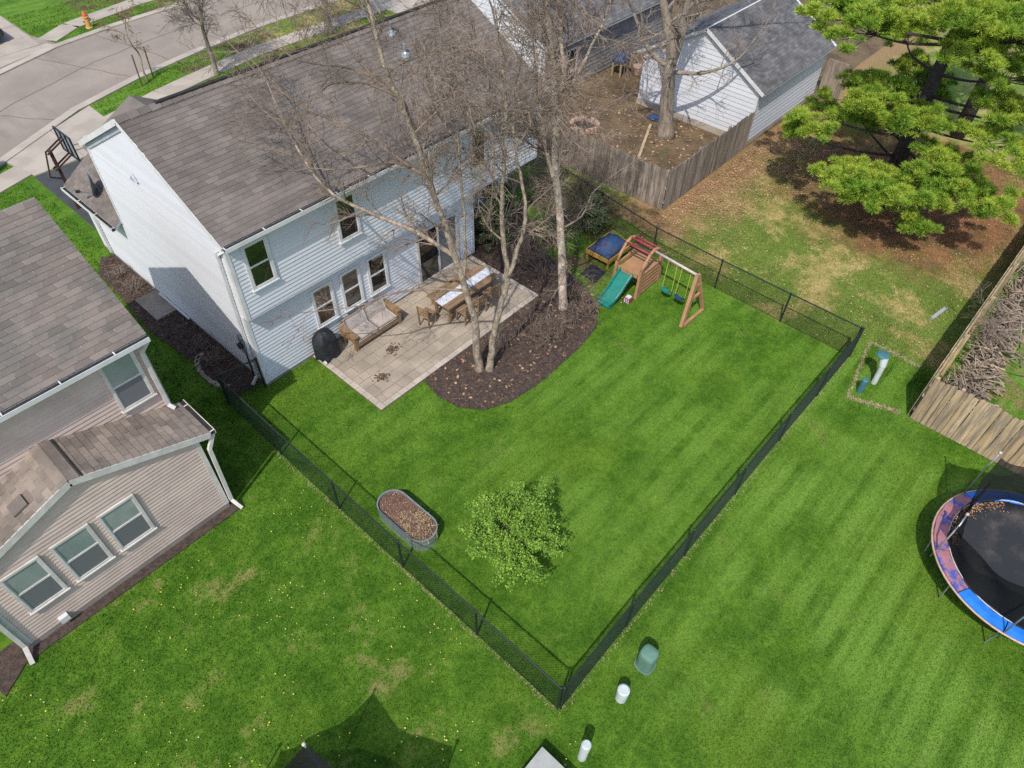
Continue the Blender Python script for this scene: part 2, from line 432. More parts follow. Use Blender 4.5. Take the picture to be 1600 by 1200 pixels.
mid_ = [((a[0] + b[0]) / 2, (a[1] + b[1]) / 2) for a, b in (((0, 31.2), (-4, 36)), ((5.85, 34.3), (2, 39.2)), ((10, 36.55), (6.5, 41.4)), ((13.7, 37.7), (12.6, 43.85)), ((17.4, 38.4), (16.2, 44.4)), ((21.8, 38.95), (20.65, 44.65)), ((27.3, 39.07), (27, 44.95)), ((45, 39.1), (45, 45)))]
seam(mid_, .022, 1)
for i, (a, b) in enumerate((((9.0, 36.1), (5.6, 40.9)), ((13.6, 37.75), (11.3, 43.4)), ((16.0, 38.2), (14.9, 44.2)), ((19.6, 38.7), (18.9, 44.5)), ((24.5, 39.0), (24.3, 44.8)))): seam([a, b], .016, 20 + i)
obj('kerb', strip(near_kerb, -.42, .02, 0, .07), 'concrete', kind='structure')
obj('kerb_far', strip(far_kerb, -.02, .42, 0, .07), 'concrete', kind='structure')

def slabs(owner, pts, w, z, step, material, gap=.02):
    """pavement slabs as pieces along a line"""
    P = dense([(x, y, 0) for x, y in pts], step)
    for a, b in zip(P, P[1:]):
        d = (b - a); L = d.length; d.normalize(); n = Vector((-d.y, d.x, 0))
        mb = MB().add([a + d * gap - n * w / 2, b - n * w / 2, b + n * w / 2, a + d * gap + n * w / 2], [(0, 1, 2, 3)])
        q = MB(); vs = [Vector(v) for v in mb.v]
        q.add([v + Vector((0, 0, .01)) for v in vs] + [v + Vector((0, 0, z)) for v in vs], [(3, 2, 1, 0), (4, 5, 6, 7), (0, 1, 5, 4), (1, 2, 6, 5), (2, 3, 7, 6), (3, 0, 4, 7)])
        obj('slab', q, material, owner)
near_walk = [(10.75, 34.2), (13.7, 35.0), (15.5, 35.35), (19.8, 36.0), (26.7, 36.1), (45, 36.1)]
sw = obj('sidewalk', strip(near_walk, -.6, .6, 0, .012), 'joint', kind='structure')
slabs(sw, near_walk, 1.15, .035, 1.3, 'concrete')
far_walk = [(12.7, 45.2), (14.5, 46.3), (18.8, 47.1), (25, 47.4), (45, 47.4)]
fw = obj('sidewalk_far', strip(far_walk, -.6, .6, 0, .012), 'joint', kind='structure')
slabs(fw, far_walk, 1.15, .035, 1.3, 'concrete')
left_walk = [(-6, 27.1), (0, 30.3), (4.2, 32.1), (6.2, 32.75)]
lw_ = obj('sidewalk_left', strip(left_walk, -.6, .6, 0, .012), 'joint', kind='structure')
slabs(lw_, left_walk, 1.15, .035, 1.3, 'concrete')
dv = obj('driveway', MB().prism([(6.25, 25.4), (10.6, 25.4), (10.6, 31.9), (6.25, 31.9)], 0, .014), 'asphalt_dark', kind='structure')
ap = obj('driveway_apron', MB().prism([(6.3, 31.95), (10.6, 31.95), (10.75, 36.35), (7.8, 34.95), (5.9, 33.9)], 0, .018), 'concrete_dark', kind='structure')
for poly in ([(6.32, 31.98), (8.4, 31.98), (8.4, 35.2), (7.8, 34.9), (5.95, 33.9)], [(8.43, 31.98), (10.57, 31.98), (10.72, 36.3), (8.43, 35.22)]):
    obj('slab', MB().prism(poly, .01, .036), 'concrete', ap)
fd = obj('driveway_far', MB().prism([(3.5, 40.4), (9.1, 43.0), (12.9, 44.2), (12.35, 46.6), (12.5, 56), (4.5, 56), (4, 45)], 0, .016), 'concrete_dark', kind='structure')
for poly in ([(8.3, 44.6), (12.2, 44.9), (12.3, 48.4), (8.3, 48.4)], [(8.3, 48.45), (12.3, 48.45), (12.4, 52), (8.3, 52)], [(4.2, 44.6), (8.25, 44.6), (8.25, 52), (4.4, 52)], [(4.2, 41.2), (9.0, 43.3), (12.7, 44.3), (12.5, 44.8), (4.2, 44.5)]):
    obj('slab', MB().prism(poly, .01, .034), 'concrete', fd)
rd = obj('driveway_right', MB().prism([(29.0, 28.5), (33.5, 28.5), (33.5, 38.9), (28.4, 38.9)], 0, .05), 'concrete', kind='structure')

# planting beds (closed sheets of mulch with loose chips on top)
bedA = [(9.35, 11.74), (9.2, 10.9), (9.3, 10.2), (9.75, 9.55), (10.5, 9.2), (11.6, 9.05), (12.8, 9.08), (13.9, 9.12), (14.9, 9.3), (15.6, 9.75), (16.0, 10.3), (16.4, 11.1), (16.6, 12.2), (16.9, 13.4), (17.6, 14.6), (18.4, 15.4), (18.3, 16.3), (15.3, 16.3), (15.25, 15.2), (14.86, 15.15), (14.86, 11.74)]
bedB = [(5.0, 15.45), (5.95, 15.3), (5.95, 24.6), (5.5, 24.7), (5.0, 23.8), (4.95, 22.0), (4.75, 20), (4.9, 18.5)]
bedC = [(-2.6, 11.9), (2.9, 11.9), (2.98, 13.4), (2.7, 13.4), (2.7, 12.25), (-2.3, 12.25), (-2.3, 12.6), (-3.4, 12.6), (-3.2, 11.5)]
def bed(name, poly, label=None):
    n = len(poly); cx = sum(p[0] for p in poly) / n; cy = sum(p[1] for p in poly) / n
    mb = MB().prism(poly, -.02, .035)
    return obj(name, mb, 'mulch', kind='structure')
bA = bed('mulch_bed', bedA); bB = bed('mulch_bed_side', bedB); bC = bed('mulch_bed_wall', bedC)
def inside(poly, X, Y):
    r = np.zeros(len(X), bool); n = len(poly); j = n - 1
    for i in range(n):
        xi, yi = poly[i]; xj, yj = poly[j]
        with np.errstate(divide='ignore', invalid='ignore'):
            r ^= ((yi > Y) != (yj > Y)) & (X < (xj - xi) * (Y - yi) / (yj - yi + 1e-12) + xi)
        j = i
    return r
nr = np.random.RandomState(3)
def scatter_quads(X, Y, Z, size, tilt, aspect=.6):
    """little bent leaves / chips: two triangles each"""
    n = len(X); a = nr.rand(n) * 6.283; s = size[0] + nr.rand(n) * (size[1] - size[0])
    ux, uy = np.cos(a) * s, np.sin(a) * s; vx, vy = -np.sin(a) * s * aspect, np.cos(a) * s * aspect
    t1, t2, t3, t4 = [(nr.rand(n) * 2 - .3) * s * tilt for _ in range(4)]
    z0 = Z + .004
    V = np.stack([np.stack([X - ux - vx, Y - uy - vy, z0 + np.maximum(t1, 0)], 1), np.stack([X + ux - vx, Y + uy - vy, z0 + np.maximum(t2, 0)], 1),
                  np.stack([X + ux + vx, Y + uy + vy, z0 + np.maximum(t3, 0)], 1), np.stack([X - ux + vx, Y - uy + vy, z0 + np.maximum(t4, 0)], 1)], 1).reshape(-1, 3)
    k = np.arange(n) * 4
    F = np.concatenate([np.stack([k, k + 1, k + 2], 1), np.stack([k, k + 2, k + 3], 1)])
    return V, F
def chips(poly, n, name, label, mt='mulch_chip', size=(.015, .05)):
    xs = [p[0] for p in poly]; ys = [p[1] for p in poly]
    X = min(xs) + nr.rand(n) * (max(xs) - min(xs)); Y = min(ys) + nr.rand(n) * (max(ys) - min(ys))
    k = inside(poly, X, Y); X, Y = X[k], Y[k]
    X = X + nr.randn(len(X)) * .07; Y = Y + nr.randn(len(X)) * .07
    V, F = scatter_quads(X, Y, np.full(len(X), .037), size, .5, .4)
    raw_mesh(name, V, F, mt, kind='stuff', label=label, category='mulch')
chips(bedA, 9000, 'mulch_chips', 'loose dark bark chips in the bed around the patio trees')
chips(bedB, 2200, 'mulch_chips', 'loose bark chips along the white gable wall')

# ------------------------------------------------------------------ building helpers
def siding(wall, axis, c, sgn, z0, z1, expo, urange, material, butt=.024):
    """lap boards, each a piece; axis 'y' = wall in the plane y=c facing sgn*y; urange(z) -> (u0,u1)"""
    z = z0
    while z < z1 - .02:
        zt = min(z + expo, z1)
        a0, a1 = urange(z); b0, b1 = urange(zt)
        if a1 - a0 > .03:
            prof = [(.0, z, a0, a1), (butt, z, a0, a1), (butt - .001, z + .012, a0, a1), (.003, zt, b0, max(b0 + .01, b1)), (0, zt, b0, max(b0 + .01, b1))]
            vs = []
            for d, zz, u0, u1 in prof:
                for u in (u0, u1):
                    vs.append((u, c + sgn * d, zz) if axis == 'y' else (c + sgn * d, u, zz))
            n = len(prof)
            fs = [(2 * i, 2 * i + 1, 2 * ((i + 1) % n) + 1, 2 * ((i + 1) % n)) for i in range(n)]
            fs += [tuple(2 * i for i in range(n)), tuple(2 * i + 1 for i in range(n - 1, -1, -1))]
            obj('clapboard', MB().add(vs, fs), material, wall)
        z = zt
TABS = {}
def tab_mesh(material, w, e):
    key = (material, w, e)
    if key not in TABS:
        g = .006
        mb = MB().add([(g, 0, -.004), (w - g, 0, -.004), (w - g, e + .03, -.004), (g, e + .03, -.004), (g, 0, .014), (w - g, 0, .014), (w - g, e + .03, .002), (g, e + .03, .002)],
                      [(0, 3, 2, 1), (4, 5, 6, 7), (0, 1, 5, 4), (1, 2, 6, 5), (2, 3, 7, 6), (3, 0, 4, 7)])
        TABS[key] = mesh_of('shingle', mb, M[material])
    return TABS[key]
def shingle_slope(roof, O, u, v, U, V, material, w=.33, e=.15, single=300, cut=None):
    """shingle tabs on a slope; the tabs nearest the camera are pieces, the rest one part"""
    O, u, v = Vector(O), Vector(u), Vector(v); n = u.cross(v)
    if n.z < 0: n = -n; 
    rows = int(V / e); tabs = []
    for r_ in range(rows + 1):
        off = -(r_ % 2) * w * .5 + (rng.random() - .5) * .05
        k = off
        while k < U:
            a = max(k, 0); b = min(k + w, U)
            if b - a > .05:
                c = O + u * ((a + b) / 2) + v * (r_ * e + e / 2)
                if (r_ + .6) * e <= V and (cut is None or cut(c)):
                    tabs.append((((c - CAM).length), a, b, r_))
            k += w
    tabs.sort()
    me = tab_mesh(material, w, e); rest = MB(); cnt = 0
    right_handed = u.cross(v).dot(n) > 0
    for d_, a, b, r_ in tabs:
        full = abs(b - a - w) < 1e-6 and (r_ + 1) * e + .03 < V
        o = O + u * a + v * (r_ * e)
        if full and cnt < single and right_handed:
            piece('shingle', me, roof, basis(o, u, v, n)); cnt += 1
        else:
            g = .006; ww = b - a; eh = min(e + .03, V - r_ * e)
            P = [(g, 0, -.004), (ww - g, 0, -.004), (ww - g, eh, -.004), (g, eh, -.004), (g, 0, .014), (ww - g, 0, .014), (ww - g, eh, .002), (g, eh, .002)]
            rest.add([o + u * x + v * y + n * z for x, y, z in P], [(0, 3, 2, 1), (4, 5, 6, 7), (0, 1, 5, 4), (1, 2, 6, 5), (2, 3, 7, 6), (3, 0, 4, 7)])
    if rest.v: obj('shingle_courses', rest, material, roof, kind='stuff')
def window(parent, x0, x1, z0, z1, y, glass=('glass', 'glass'), frame='white_paint', tw=.085):
    """double-hung window in a wall facing -Y"""
    f = MB(); yo = y - .055
    f.box(x0, x0 + tw, yo, y, z0, z1); f.box(x1 - tw, x1, yo, y, z0, z1)
    f.box(x0 + tw, x1 - tw, yo, y, z1 - tw, z1); f.box(x0 + tw, x1 - tw, yo, y, z0, z0 + tw)
    zm = (z0 + z1) / 2
    f.box(x0 + tw, x1 - tw, yo + .008, y, zm - .025, zm + .025)
    f.box(x0 - .03, x1 + .03, yo - .03, y - .004, z0 - .03, z0 - .002)
    # slim sash bars
    for a, b in ((z0 + tw, zm - .025), (zm + .025, z1 - tw)):
        f.box(x0 + tw, x0 + tw + .025, yo + .016, y, a, b); f.box(x1 - tw - .025, x1 - tw, yo + .016, y, a, b)
    w = obj('window', f, frame, parent)
    obj('pane', MB().box(x0 + tw, x1 - tw, y - .03, y - .022, zm + .026, z1 - tw - .001), glass[0], w)
    obj('pane', MB().box(x0 + tw, x1 - tw, y - .036, y - .028, z0 + tw + .001, zm - .026), glass[1], w)
    return w
def gutter(parent, p, q, material='white_paint', side=(0, -1, 0)):
    """an open trough along an eave, its inner shade made as a dark strip"""
    p, q, s_ = Vector(p), Vector(q), Vector(side); d = (q - p).normalized()
    g = MB(); up = Vector((0, 0, 1))
    def slab_(off, z0, w, h):
        a = p + s_ * off + up * z0; b = q + s_ * off + up * z0
        vs = []
        for c in (a, b):
            vs += [c, c + s_ * w, c + s_ * w + up * h, c + up * h]
        g.add(vs, [(0, 1, 2, 3), (7, 6, 5, 4), (0, 4, 5, 1), (1, 5, 6, 2), (2, 6, 7, 3), (3, 7, 4, 0)])
    slab_(.0, -.12, .012, .10); slab_(.013, -.12, .10, .012); slab_(.114, -.12, .016, .115)
    L = (q - p).length; k = 0
    while k < L:
        c = p + d * k
        g.add([c + s_ * .0 + up * .0, c + s_ * .115 + up * .0, c + s_ * .115 + up * .008, c + up * .008, c + d * .03, c + d * .03 + s_ * .115, c + d * .03 + s_ * .115 + up * .008, c + d * .03 + up * .008],
              [(0, 1, 2, 3), (7, 6, 5, 4), (0, 4, 5, 1), (1, 5, 6, 2), (2, 6, 7, 3), (3, 7, 4, 0)])
        k += 1.15
    o = obj('gutter', g, material, parent)
    lf = MB(); a = p + s_ * .014 + up * -.106; b = q + s_ * .014 + up * -.106
    lf.add([a, a + s_ * .098, a + s_ * .098 + up * .088, a + up * .094, b, b + s_ * .098, b + s_ * .098 + up * .088, b + up * .094], [(0, 1, 2, 3), (7, 6, 5, 4), (0, 4, 5, 1), (1, 5, 6, 2), (2, 6, 7, 3), (3, 7, 4, 0)])
    obj('gutter_shade', lf, 'dark_gap', o)  # dark fill standing in for the shade between roof edge and gutter lip
    return o
def downspout(parent, pts, material='white_paint', w=.08):
    mb = MB(); P = [Vector(p) for p in pts]
    for a, b in zip(P, P[1:]): mb.bar(a, b, w, w * .8, up=(0, 1, 0) if abs((b - a).normalized().y) < .9 else (1, 0, 0))
    return obj('downspout', mb, material, parent)

# ------------------------------------------------------------------ the white house
H = thing('white_house', 'two storey white clapboard house with brown shingle roof behind the patio', 'house', (5.95, 14.9, 0))
X0, X1 = 5.95, 18.1
YR, ZR, YE, ZE, YF = 18.4, 7.42, 14.66, 5.42, 22.14
Y2, Y1, YFW = 14.84, 15.06, 21.97
sl_ = (ZR - ZE) / (YR - YE)
core = MB()
core.solid([(Y2 + .02, 2.8), (YFW, 2.8), (YFW, ZE + .17), (YR, ZR - .13), (Y2 + .02, ZE + .05)], 'x', X0 + .02, X1 - .02)
core.box(X0 + .02, 15.0, Y1 + .02, YFW, 0, 2.79)
core.box(15.003, X1 - .02, 16.2, YFW, 0, 2.79)
core.box(X0 + .02, 10.2, YFW + .003, 25.3, 0, 2.5)
core.add([(X0 + .03, 25.29, 2.5), (10.2, 25.29, 2.5), (8.1, 25.29, 3.6)], [(0, 1, 2)])
wall = obj('wall', core, 'white_siding', H)
# rear wall, upper and lower storey
siding(wall, 'y', Y2 + .02, -1, 2.83, ZE - .08, .128, lambda z: (X0 + .1, X1 - .1), 'white_siding')
siding(wall, 'y', Y1 + .02, -1, .12, 2.76, .128, lambda z: (X0 + .1, 14.9), 'white_siding')
siding(wall, 'y', 16.2, -1, .12, 2.76, .128, lambda z: (15.1, X1 - .1), 'white_siding')
# gable wall facing -X
def gable_u(z):
    lo = (Y1 + .12) if z < 2.8 else (Y2 + .12)
    hi = YFW - .1 if z >= 2.5 else 25.2
    if z > ZE - .1:
        lo = max(lo, YE + (z - ZE + .12) / sl_ + .05); hi = min(hi, YF - (z - ZE + .12) / sl_ - .25)
    return lo, hi
siding(wall, 'x', X0 + .02, -1, .15, ZR - .2, .128, gable_u, 'white_siding', .022)
siding(wall, 'x', 15.0, 1, .12, 2.76, .128, lambda z: (Y1 + .1, 16.18), 'white_siding')
def trims(owner, boxes, mt):
    for b_ in boxes: obj('corner_trim', MB().box(*b_), mt, owner)
class TL(list):
    def box(s, *a): s.append(a); return s
tr = TL()
tr.box(X0 - .01, X0 + .1, Y2 - .012, Y2 + .02, 2.81, ZE - .04); tr.box(X0 - .01, X0 + .019, Y2 + .0205, Y2 + .12, 2.81, ZE - .02)
tr.box(X0 - .01, X0 + .1, Y1 - .012, Y1 + .02, 0.1, 2.77); tr.box(X0 - .01, X0 + .019, Y1 + .0205, Y1 + .12, 0.1, 2.77)
tr.box(X1 - .1, X1 + .012, Y2 - .012, Y2 + .02, 2.81, ZE - .04); tr.box(14.9, 15.02, Y1 - .012, Y1 + .02, 0.1, 2.77)
tr.box(X0 - .012, X0 + .019, YFW - .1, YFW + .02, 2.6, ZE - .02)
trims(H, tr, 'white_paint')
obj('soffit', MB().box(X0, X1, Y2 - .02, Y1 + .02, 2.772, 2.798), 'grey_trim', H)
# concrete footing showing under the boards
obj('foundation', MB().box(X0 + .005, 15.0, Y1 + .008, Y1 + .2, -.1, .115).box(X0 + .005, X0 + .2, Y1 + .2, 25.3, -.1, .14), 'concrete_dark', H)
# roof
rf = MB(); th = .12
def slope_slab(mb, x0, x1, ya, za, yb, zb, t_):
    mb.add([(x0, ya, za), (x1, ya, za), (x1, yb, zb), (x0, yb, zb), (x0, ya, za - t_), (x1, ya, za - t_), (x1, yb, zb - t_), (x0, yb, zb - t_)],
           [(0, 1, 2, 3), (7, 6, 5, 4), (0, 4, 5, 1), (1, 5, 6, 2), (2, 6, 7, 3), (3, 7, 4, 0)])
OV = .09
slope_slab(rf, X0 - OV, X1 + OV, YE, ZE, YR, ZR, th)
slope_slab(rf, X0 - OV, X1 + OV, YF, ZE, YR + .001, ZR, th)
roof = obj('roof', rf, 'grey_trim', H)
L_ = math.hypot(YR - YE, ZR - ZE); vv = Vector((0, YR - YE, ZR - ZE)) / L_
shingle_slope(roof, (X0 - OV - .02, YE - .02, ZE - .004), (1, 0, 0), vv, X1 - X0 + 2 * OV + .04, L_ + .02, 'shingle_brown')
vv2 = Vector((0, YR - YF, ZR - ZE)) / L_
shingle_slope(roof, (X1 + OV + .02, YF + .02, ZE - .004), (-1, 0, 0), vv2, X1 - X0 + 2 * OV + .04, L_ + .02, 'shingle_brown', single=0)
cap = MB(); k = X0 - OV
while k < X1 + OV - .1:
    cap.bar((k, YR - .09, ZR - .018), (k + .29, YR - .09, ZR - .006), .2, .014, up=(0, -sl_, 1)); cap.bar((k, YR + .09, ZR - .018), (k + .29, YR + .09, ZR - .006), .2, .014, up=(0, sl_, 1)); k += .3
obj('ridge_caps', cap, 'shingle_brown', roof, kind='stuff')
obj('ridge_vent', MB().bar((X0 + 1.0, YR, ZR + .03), (X1 - .4, YR, ZR + .03), .13, .055), 'dark_gap', roof)
# rake boards and the grey frieze under the front rake
rk = MB()
for ya, yb, sg in ((YE, YR, 1), (YF, YR, -1)):
    rk.bar((X0 - OV - .014, ya, ZE - .075), (X0 - OV - .014, yb, ZR - .075), .022, .15, up=(0, -sl_ * sg, 1))
obj('rake_board', rk, 'white_paint', roof)
obj('frieze', MB().bar((X0 - .012, YF - .3, ZE - .06), (X0 - .012, YR + .05, ZR - .245), .03, .2, up=(0, sl_, 1)), 'grey_trim', roof)
gutter(roof, (X0 - OV, YE - .022, ZE - .01), (X1 + OV, YE - .022, ZE - .01))
obj('eave_soffit', MB().add([(X0, YE, ZE - .125), (X1, YE, ZE - .125), (X1, Y2 + .02, ZE - .125), (X0, Y2 + .02, ZE - .125), (X0, YE, ZE - .14), (X1, YE, ZE - .14), (X1, Y2 + .02, ZE - .14), (X0, Y2 + .02, ZE - .14)],
    [(0, 1, 2, 3), (7, 6, 5, 4), (0, 4, 5, 1), (1, 5, 6, 2), (2, 6, 7, 3), (3, 7, 4, 0)]), 'white_paint', roof)
downspout(H, [(X0 + .1, YE + .0, ZE - .16), (X0 - .05, Y2 + .22, ZE - .45), (X0 - .05, Y2 + .3, 4.9)])
downspout(H, [(X0 - .055, Y2 + .34, 5.0), (X0 - .055, Y1 + .36, .25), (X0 - .3, Y1 + .3, .08)])
downspout(H, [(X0 - .04, YFW + 3.2, 2.4), (X0 - .055, YFW + 2.6, 2.1), (X0 - .055, YFW + 2.55, .2)])
# windows on the rear wall
for a, b in ((6.36, 7.14), (9.3, 10.08), (14.7, 15.46)): window(H, a, b, 3.64, 5.06, Y2 + .01)
for a, b in ((8.08, 8.86), (9.14, 9.92), (10.2, 10.98)): window(H, a, b, .98, 2.42, Y1 + .01)
# sliding patio door
d = MB(); ya, yb = Y1 - .05, Y1 + .02
for x0_, x1_, z0_, z1_ in ((12.28, 12.38, .16, 2.3), (14.1, 14.2, .16, 2.3), (12.38, 14.1, 2.2, 2.3), (12.38, 14.1, .16, .24), (13.2, 13.28, .24, 2.2)): d.box(x0_, x1_, ya, yb, z0_, z1_)
dr = obj('door', d, 'cream_trim', H)
obj('pane', MB().box(12.38, 13.2, Y1 - .03, Y1 - .02, .241, 2.199), 'glass', dr)
obj('pane', MB().box(13.28, 14.1, Y1 - .022, Y1 - .012, .241, 2.199), 'glass_screen', dr)
obj('handle', MB().box(13.15, 13.18, Y1 - .09, Y1 - .051, 1.0, 1.25), 'black_metal', dr)
# utility bits on the walls and roof
mtr = MB().box(X0 - .1, X0 - .02, 15.5, 15.76, 1.1, 1.75)
me_ = obj('meter_box', mtr, 'dish_grey', H)
ml = MB(); ml.tube([(X0 - .1, 15.63, 1.45), (X0 - .2, 15.63, 1.45)], .1, 12); ml.tube([(X0 - .06, 15.63, 1.1), (X0 - .06, 15.63, .1)], .025, 6)
obj('meter', ml, 'black_metal', me_, smooth=True)
obj('gable_vent', MB().add([(X0 - .012, 18.86, 5.42), (X0 - .012, 19.2, 5.42), (X0 - .012, 19.03, 5.62), (X0 - .07, 18.86, 5.40), (X0 - .07, 19.2, 5.40), (X0 - .07, 19.03, 5.59)], [(0, 1, 2), (5, 4, 3), (0, 3, 4, 1), (1, 4, 5, 2), (2, 5, 3, 0)]), 'grey_trim', H)
for x_, y_ in ((14.4, 17.25), (14.55, 18.0)):
    z_ = ZE + (y_ - YE) * sl_
    p = MB(); p.lathe((x_, y_, z_), [(.05, -.05), (.05, .32), (.035, .32)], 10); p.lathe((x_, y_ - .02, z_), [(.16, -.04), (.14, .04), (.07, .07), (.055, .09)], 12)
    obj('vent_pipe', p, 'galvanised', roof, smooth=False)
# single storey garage at the front and its roof
gr = MB(); gy0, gy1 = YFW + .02, 25.55; gxm = 8.1
gr.add([(5.72, gy0, 2.58), (gxm, gy0, 4.05), (gxm, gy1, 4.05), (5.72, gy1, 2.58), (5.72, gy0, 2.46), (gxm, gy0, 3.93), (gxm, gy1, 3.93), (5.72, gy1, 2.46)], [(0, 1, 2, 3), (7, 6, 5, 4), (0, 4, 5, 1), (1, 5, 6, 2), (2, 6, 7, 3), (3, 7, 4, 0)])
gr.add([(10.48, gy0, 2.58), (gxm + .002, gy0, 4.05), (gxm + .002, gy1, 4.05), (10.48, gy1, 2.58), (10.48, gy0, 2.46), (gxm + .002, gy0, 3.93), (gxm + .002, gy1, 3.93), (10.48, gy1, 2.46)], [(0, 1, 2, 3), (7, 6, 5, 4), (0, 4, 5, 1), (1, 5, 6, 2), (2, 6, 7, 3), (3, 7, 4, 0)])
groof = obj('garage_roof', gr, 'grey_trim', H)
gL = math.hypot(gxm - 5.72, 1.47)
shingle_slope(groof, (5.70, gy1 + .02, 2.575), (0, -1, 0), Vector((gxm - 5.72, 0, 1.47)) / gL, gy1 - gy0 + .02, gL, 'shingle_brown', single=80)
gutter(groof, (5.70, gy0, 2.56), (5.70, gy1, 2.56), side=(-1, 0, 0))
# front gable peeping over the ridge
fg = MB(); fx0, fx1, fxm = 6.15, 10.0, 8.1
fg.add([(fx0, 23.2, 4.7), (fxm, 23.2, 5.7), (fxm, 21.0, 5.7), (fx0, 21.0, 4.7), (fx1, 23.2, 4.7), (fx1, 21.0, 4.7)], [(0, 1, 2, 3), (1, 4, 5, 2), (0, 4, 1)])
obj('front_gable', fg, 'shingle_brown', H)

# ------------------------------------------------------------------ the beige house on the left
B = thing('beige_house', 'beige vinyl sided house with gabled extension at the left edge', 'house', (2.9, 12.2, 0))
BX, BY = 2.92, 13.45
bYE, bZE, bYR, bZR = 13.27, 5.34, 16.72, 7.2
bs = (bZR - bZE) / (bYR - bYE); bYF = 2 * bYR - bYE
core = MB()
core.solid([(BY + .02, 0), (19.9, 0), (19.9, bZE + .1), (bYR, bZR - .13), (BY + .02, bZE + .06)], 'x', -9, BX - .02)
ex0, ex1, exm, exa, exe, eyf, eyw = -2.36, 2.78, .2, 3.98, 2.9, 12.07, 12.15
core.solid([(ex0 + .02, 0), (ex1 - .02, 0), (ex1 - .02, exe + .02), (exm, exa - .14), (ex0 + .02, exe + .02)], 'y', eyw + .02, BY + .015)
bw = obj('wall', core, 'beige_siding', B)
siding(bw, 'y', BY + .02, -1, 2.7, bZE - .08, .118, lambda z: (-8.9, BX - .1), 'beige_siding')
es = (exa - exe) / (3.07 - exm)
def ext_u(z):
    lo, hi = ex0 + .1, ex1 - .1
    if z > exe: k_ = (z - exe + .14) / es; lo = max(lo, 2 * exm - 3.07 + k_); hi = min(hi, 3.07 - k_)
    return lo, hi
siding(bw, 'y', eyw + .02, -1, .2, exa - .2, .112, ext_u, 'beige_siding')
siding(bw, 'x', BX - .02, 1, .2, bZE - .06, .118, lambda z: (BY + .12, 19.5), 'beige_siding')
siding(bw, 'x', ex1 - .02, 1, .2, exe - .02, .112, lambda z: (eyw + .12, BY - .05), 'beige_siding')
siding(bw, 'x', ex0 + .02, -1, .2, exe - .02, .112, lambda z: (eyw + .12, BY - .05), 'beige_siding')
obj('foundation', MB().box(ex0 + .005, ex1 - .005, eyw + .005, eyw + .3, -.1, .19).box(BX - .3, BX - .003, BY + .05, 19.5, -.1, .19), 'concrete_dark', B)
tr = TL()
tr.box(ex1 - .1, ex1 + .012, eyw - .012, eyw + .02, .19, exe - .06); tr.box(ex1 - .019, ex1 + .012, eyw + .0205, eyw + .12, .19, exe - .06)
tr.box(ex0 - .012, ex0 + .1, eyw - .012, eyw + .02, .19, exe - .06)
tr.box(BX - .1, BX + .012, BY - .012, BY + .02, 2.3, bZE - .1); tr.box(BX - .019, BX + .012, BY + .0205, BY + .12, .19, bZE - .1)
trims(B, tr, 'cream_trim')
rf = MB(); bRX = 3.07
slope_slab(rf, -9.2, bRX, bYE, bZE, bYR, bZR, .12); slope_slab(rf, -9.2, bRX, bYF, bZE, bYR + .001, bZR, .12)
roofb = obj('roof', rf, 'cream_trim', B)
L_ = math.hypot(bYR - bYE, bZR - bZE)
shingle_slope(roofb, (-5.3, bYE - .02, bZE - .004), (1, 0, 0), Vector((0, bYR - bYE, bZR - bZE)) / L_, 5.3 + bRX + .02, L_ + .02, 'shingle_taupe', w=.36, e=.15)
shingle_slope(roofb, (bRX + .02, bYF + .02, bZE - .004), (-1, 0, 0), Vector((0, bYR - bYF, bZR - bZE)) / L_, 5.3 + bRX + .02, L_ + .02, 'shingle_taupe', w=.36, e=.15, single=0)
gutter(roofb, (-9.2, bYE - .022, bZE - .01), (bRX, bYE - .022, bZE - .01))
obj('eave_soffit', MB().box(-9, BX, bYE, BY + .018, bZE - .15, bZE - .125), 'cream_trim', roofb)
# extension roof
er = MB()
for sx in (1, -1):
    xe = exm + sx * (3.07 - exm)
    er.add([(xe, eyf, exe), (exm + .001 * sx, eyf, exa), (exm + .001 * sx, BY, exa), (xe, BY, exe), (xe, eyf, exe - .13), (exm + .001 * sx, eyf, exa - .13), (exm + .001 * sx, BY, exa - .13), (xe, BY, exe - .13)],
           [(0, 1, 2, 3), (7, 6, 5, 4), (0, 4, 5, 1), (1, 5, 6, 2), (2, 6, 7, 3), (3, 7, 4, 0)])
eroof = obj('extension_roof', er, 'cream_trim', B)
eL = math.hypot(3.07 - exm, exa - exe)
shingle_slope(eroof, (3.09, eyf - .02, exe - .004), (0, 1, 0), Vector((exm - 3.07, 0, exa - exe)) / eL, BY - eyf + .02, eL, 'shingle_tan', w=.36, e=.16, single=150)
shingle_slope(eroof, (2 * exm - 3.09, BY, exe - .004), (0, -1, 0), Vector((3.07 - exm, 0, exa - exe)) / eL, BY - eyf + .02, eL, 'shingle_tan', w=.36, e=.16, single=140)
obj('ridge_cap', MB().bar((exm + .1, eyf - .02, exa - .012), (exm + .1, BY, exa - .012), .24, .02, up=(es, 0, 1)).bar((exm - .1, eyf - .02, exa - .012), (exm - .1, BY, exa - .012), .24, .02, up=(-es, 0, 1)), 'shingle_tan', eroof)
obj('flashing', MB().bar((exm + .26, eyf - .02, exa - .082), (exm + .26, BY, exa - .082), .035, .02, up=(es, 0, 1)), 'dark_gap', eroof)
obj('roof_vent', MB().bar((-.75, 12.35, 3.66), (-.75, 12.7, 3.66), .34, .07, up=(-es, 0, 1)), 'shingle_brown', eroof)
rk = MB()
for sx in (1, -1): rk.bar((exm + sx * (3.07 - exm), eyf - .014, exe - .075), (exm, eyf - .014, exa - .075), .022, .17, up=(es * sx, 0, 1))
obj('rake_board', rk, 'cream_trim', eroof)
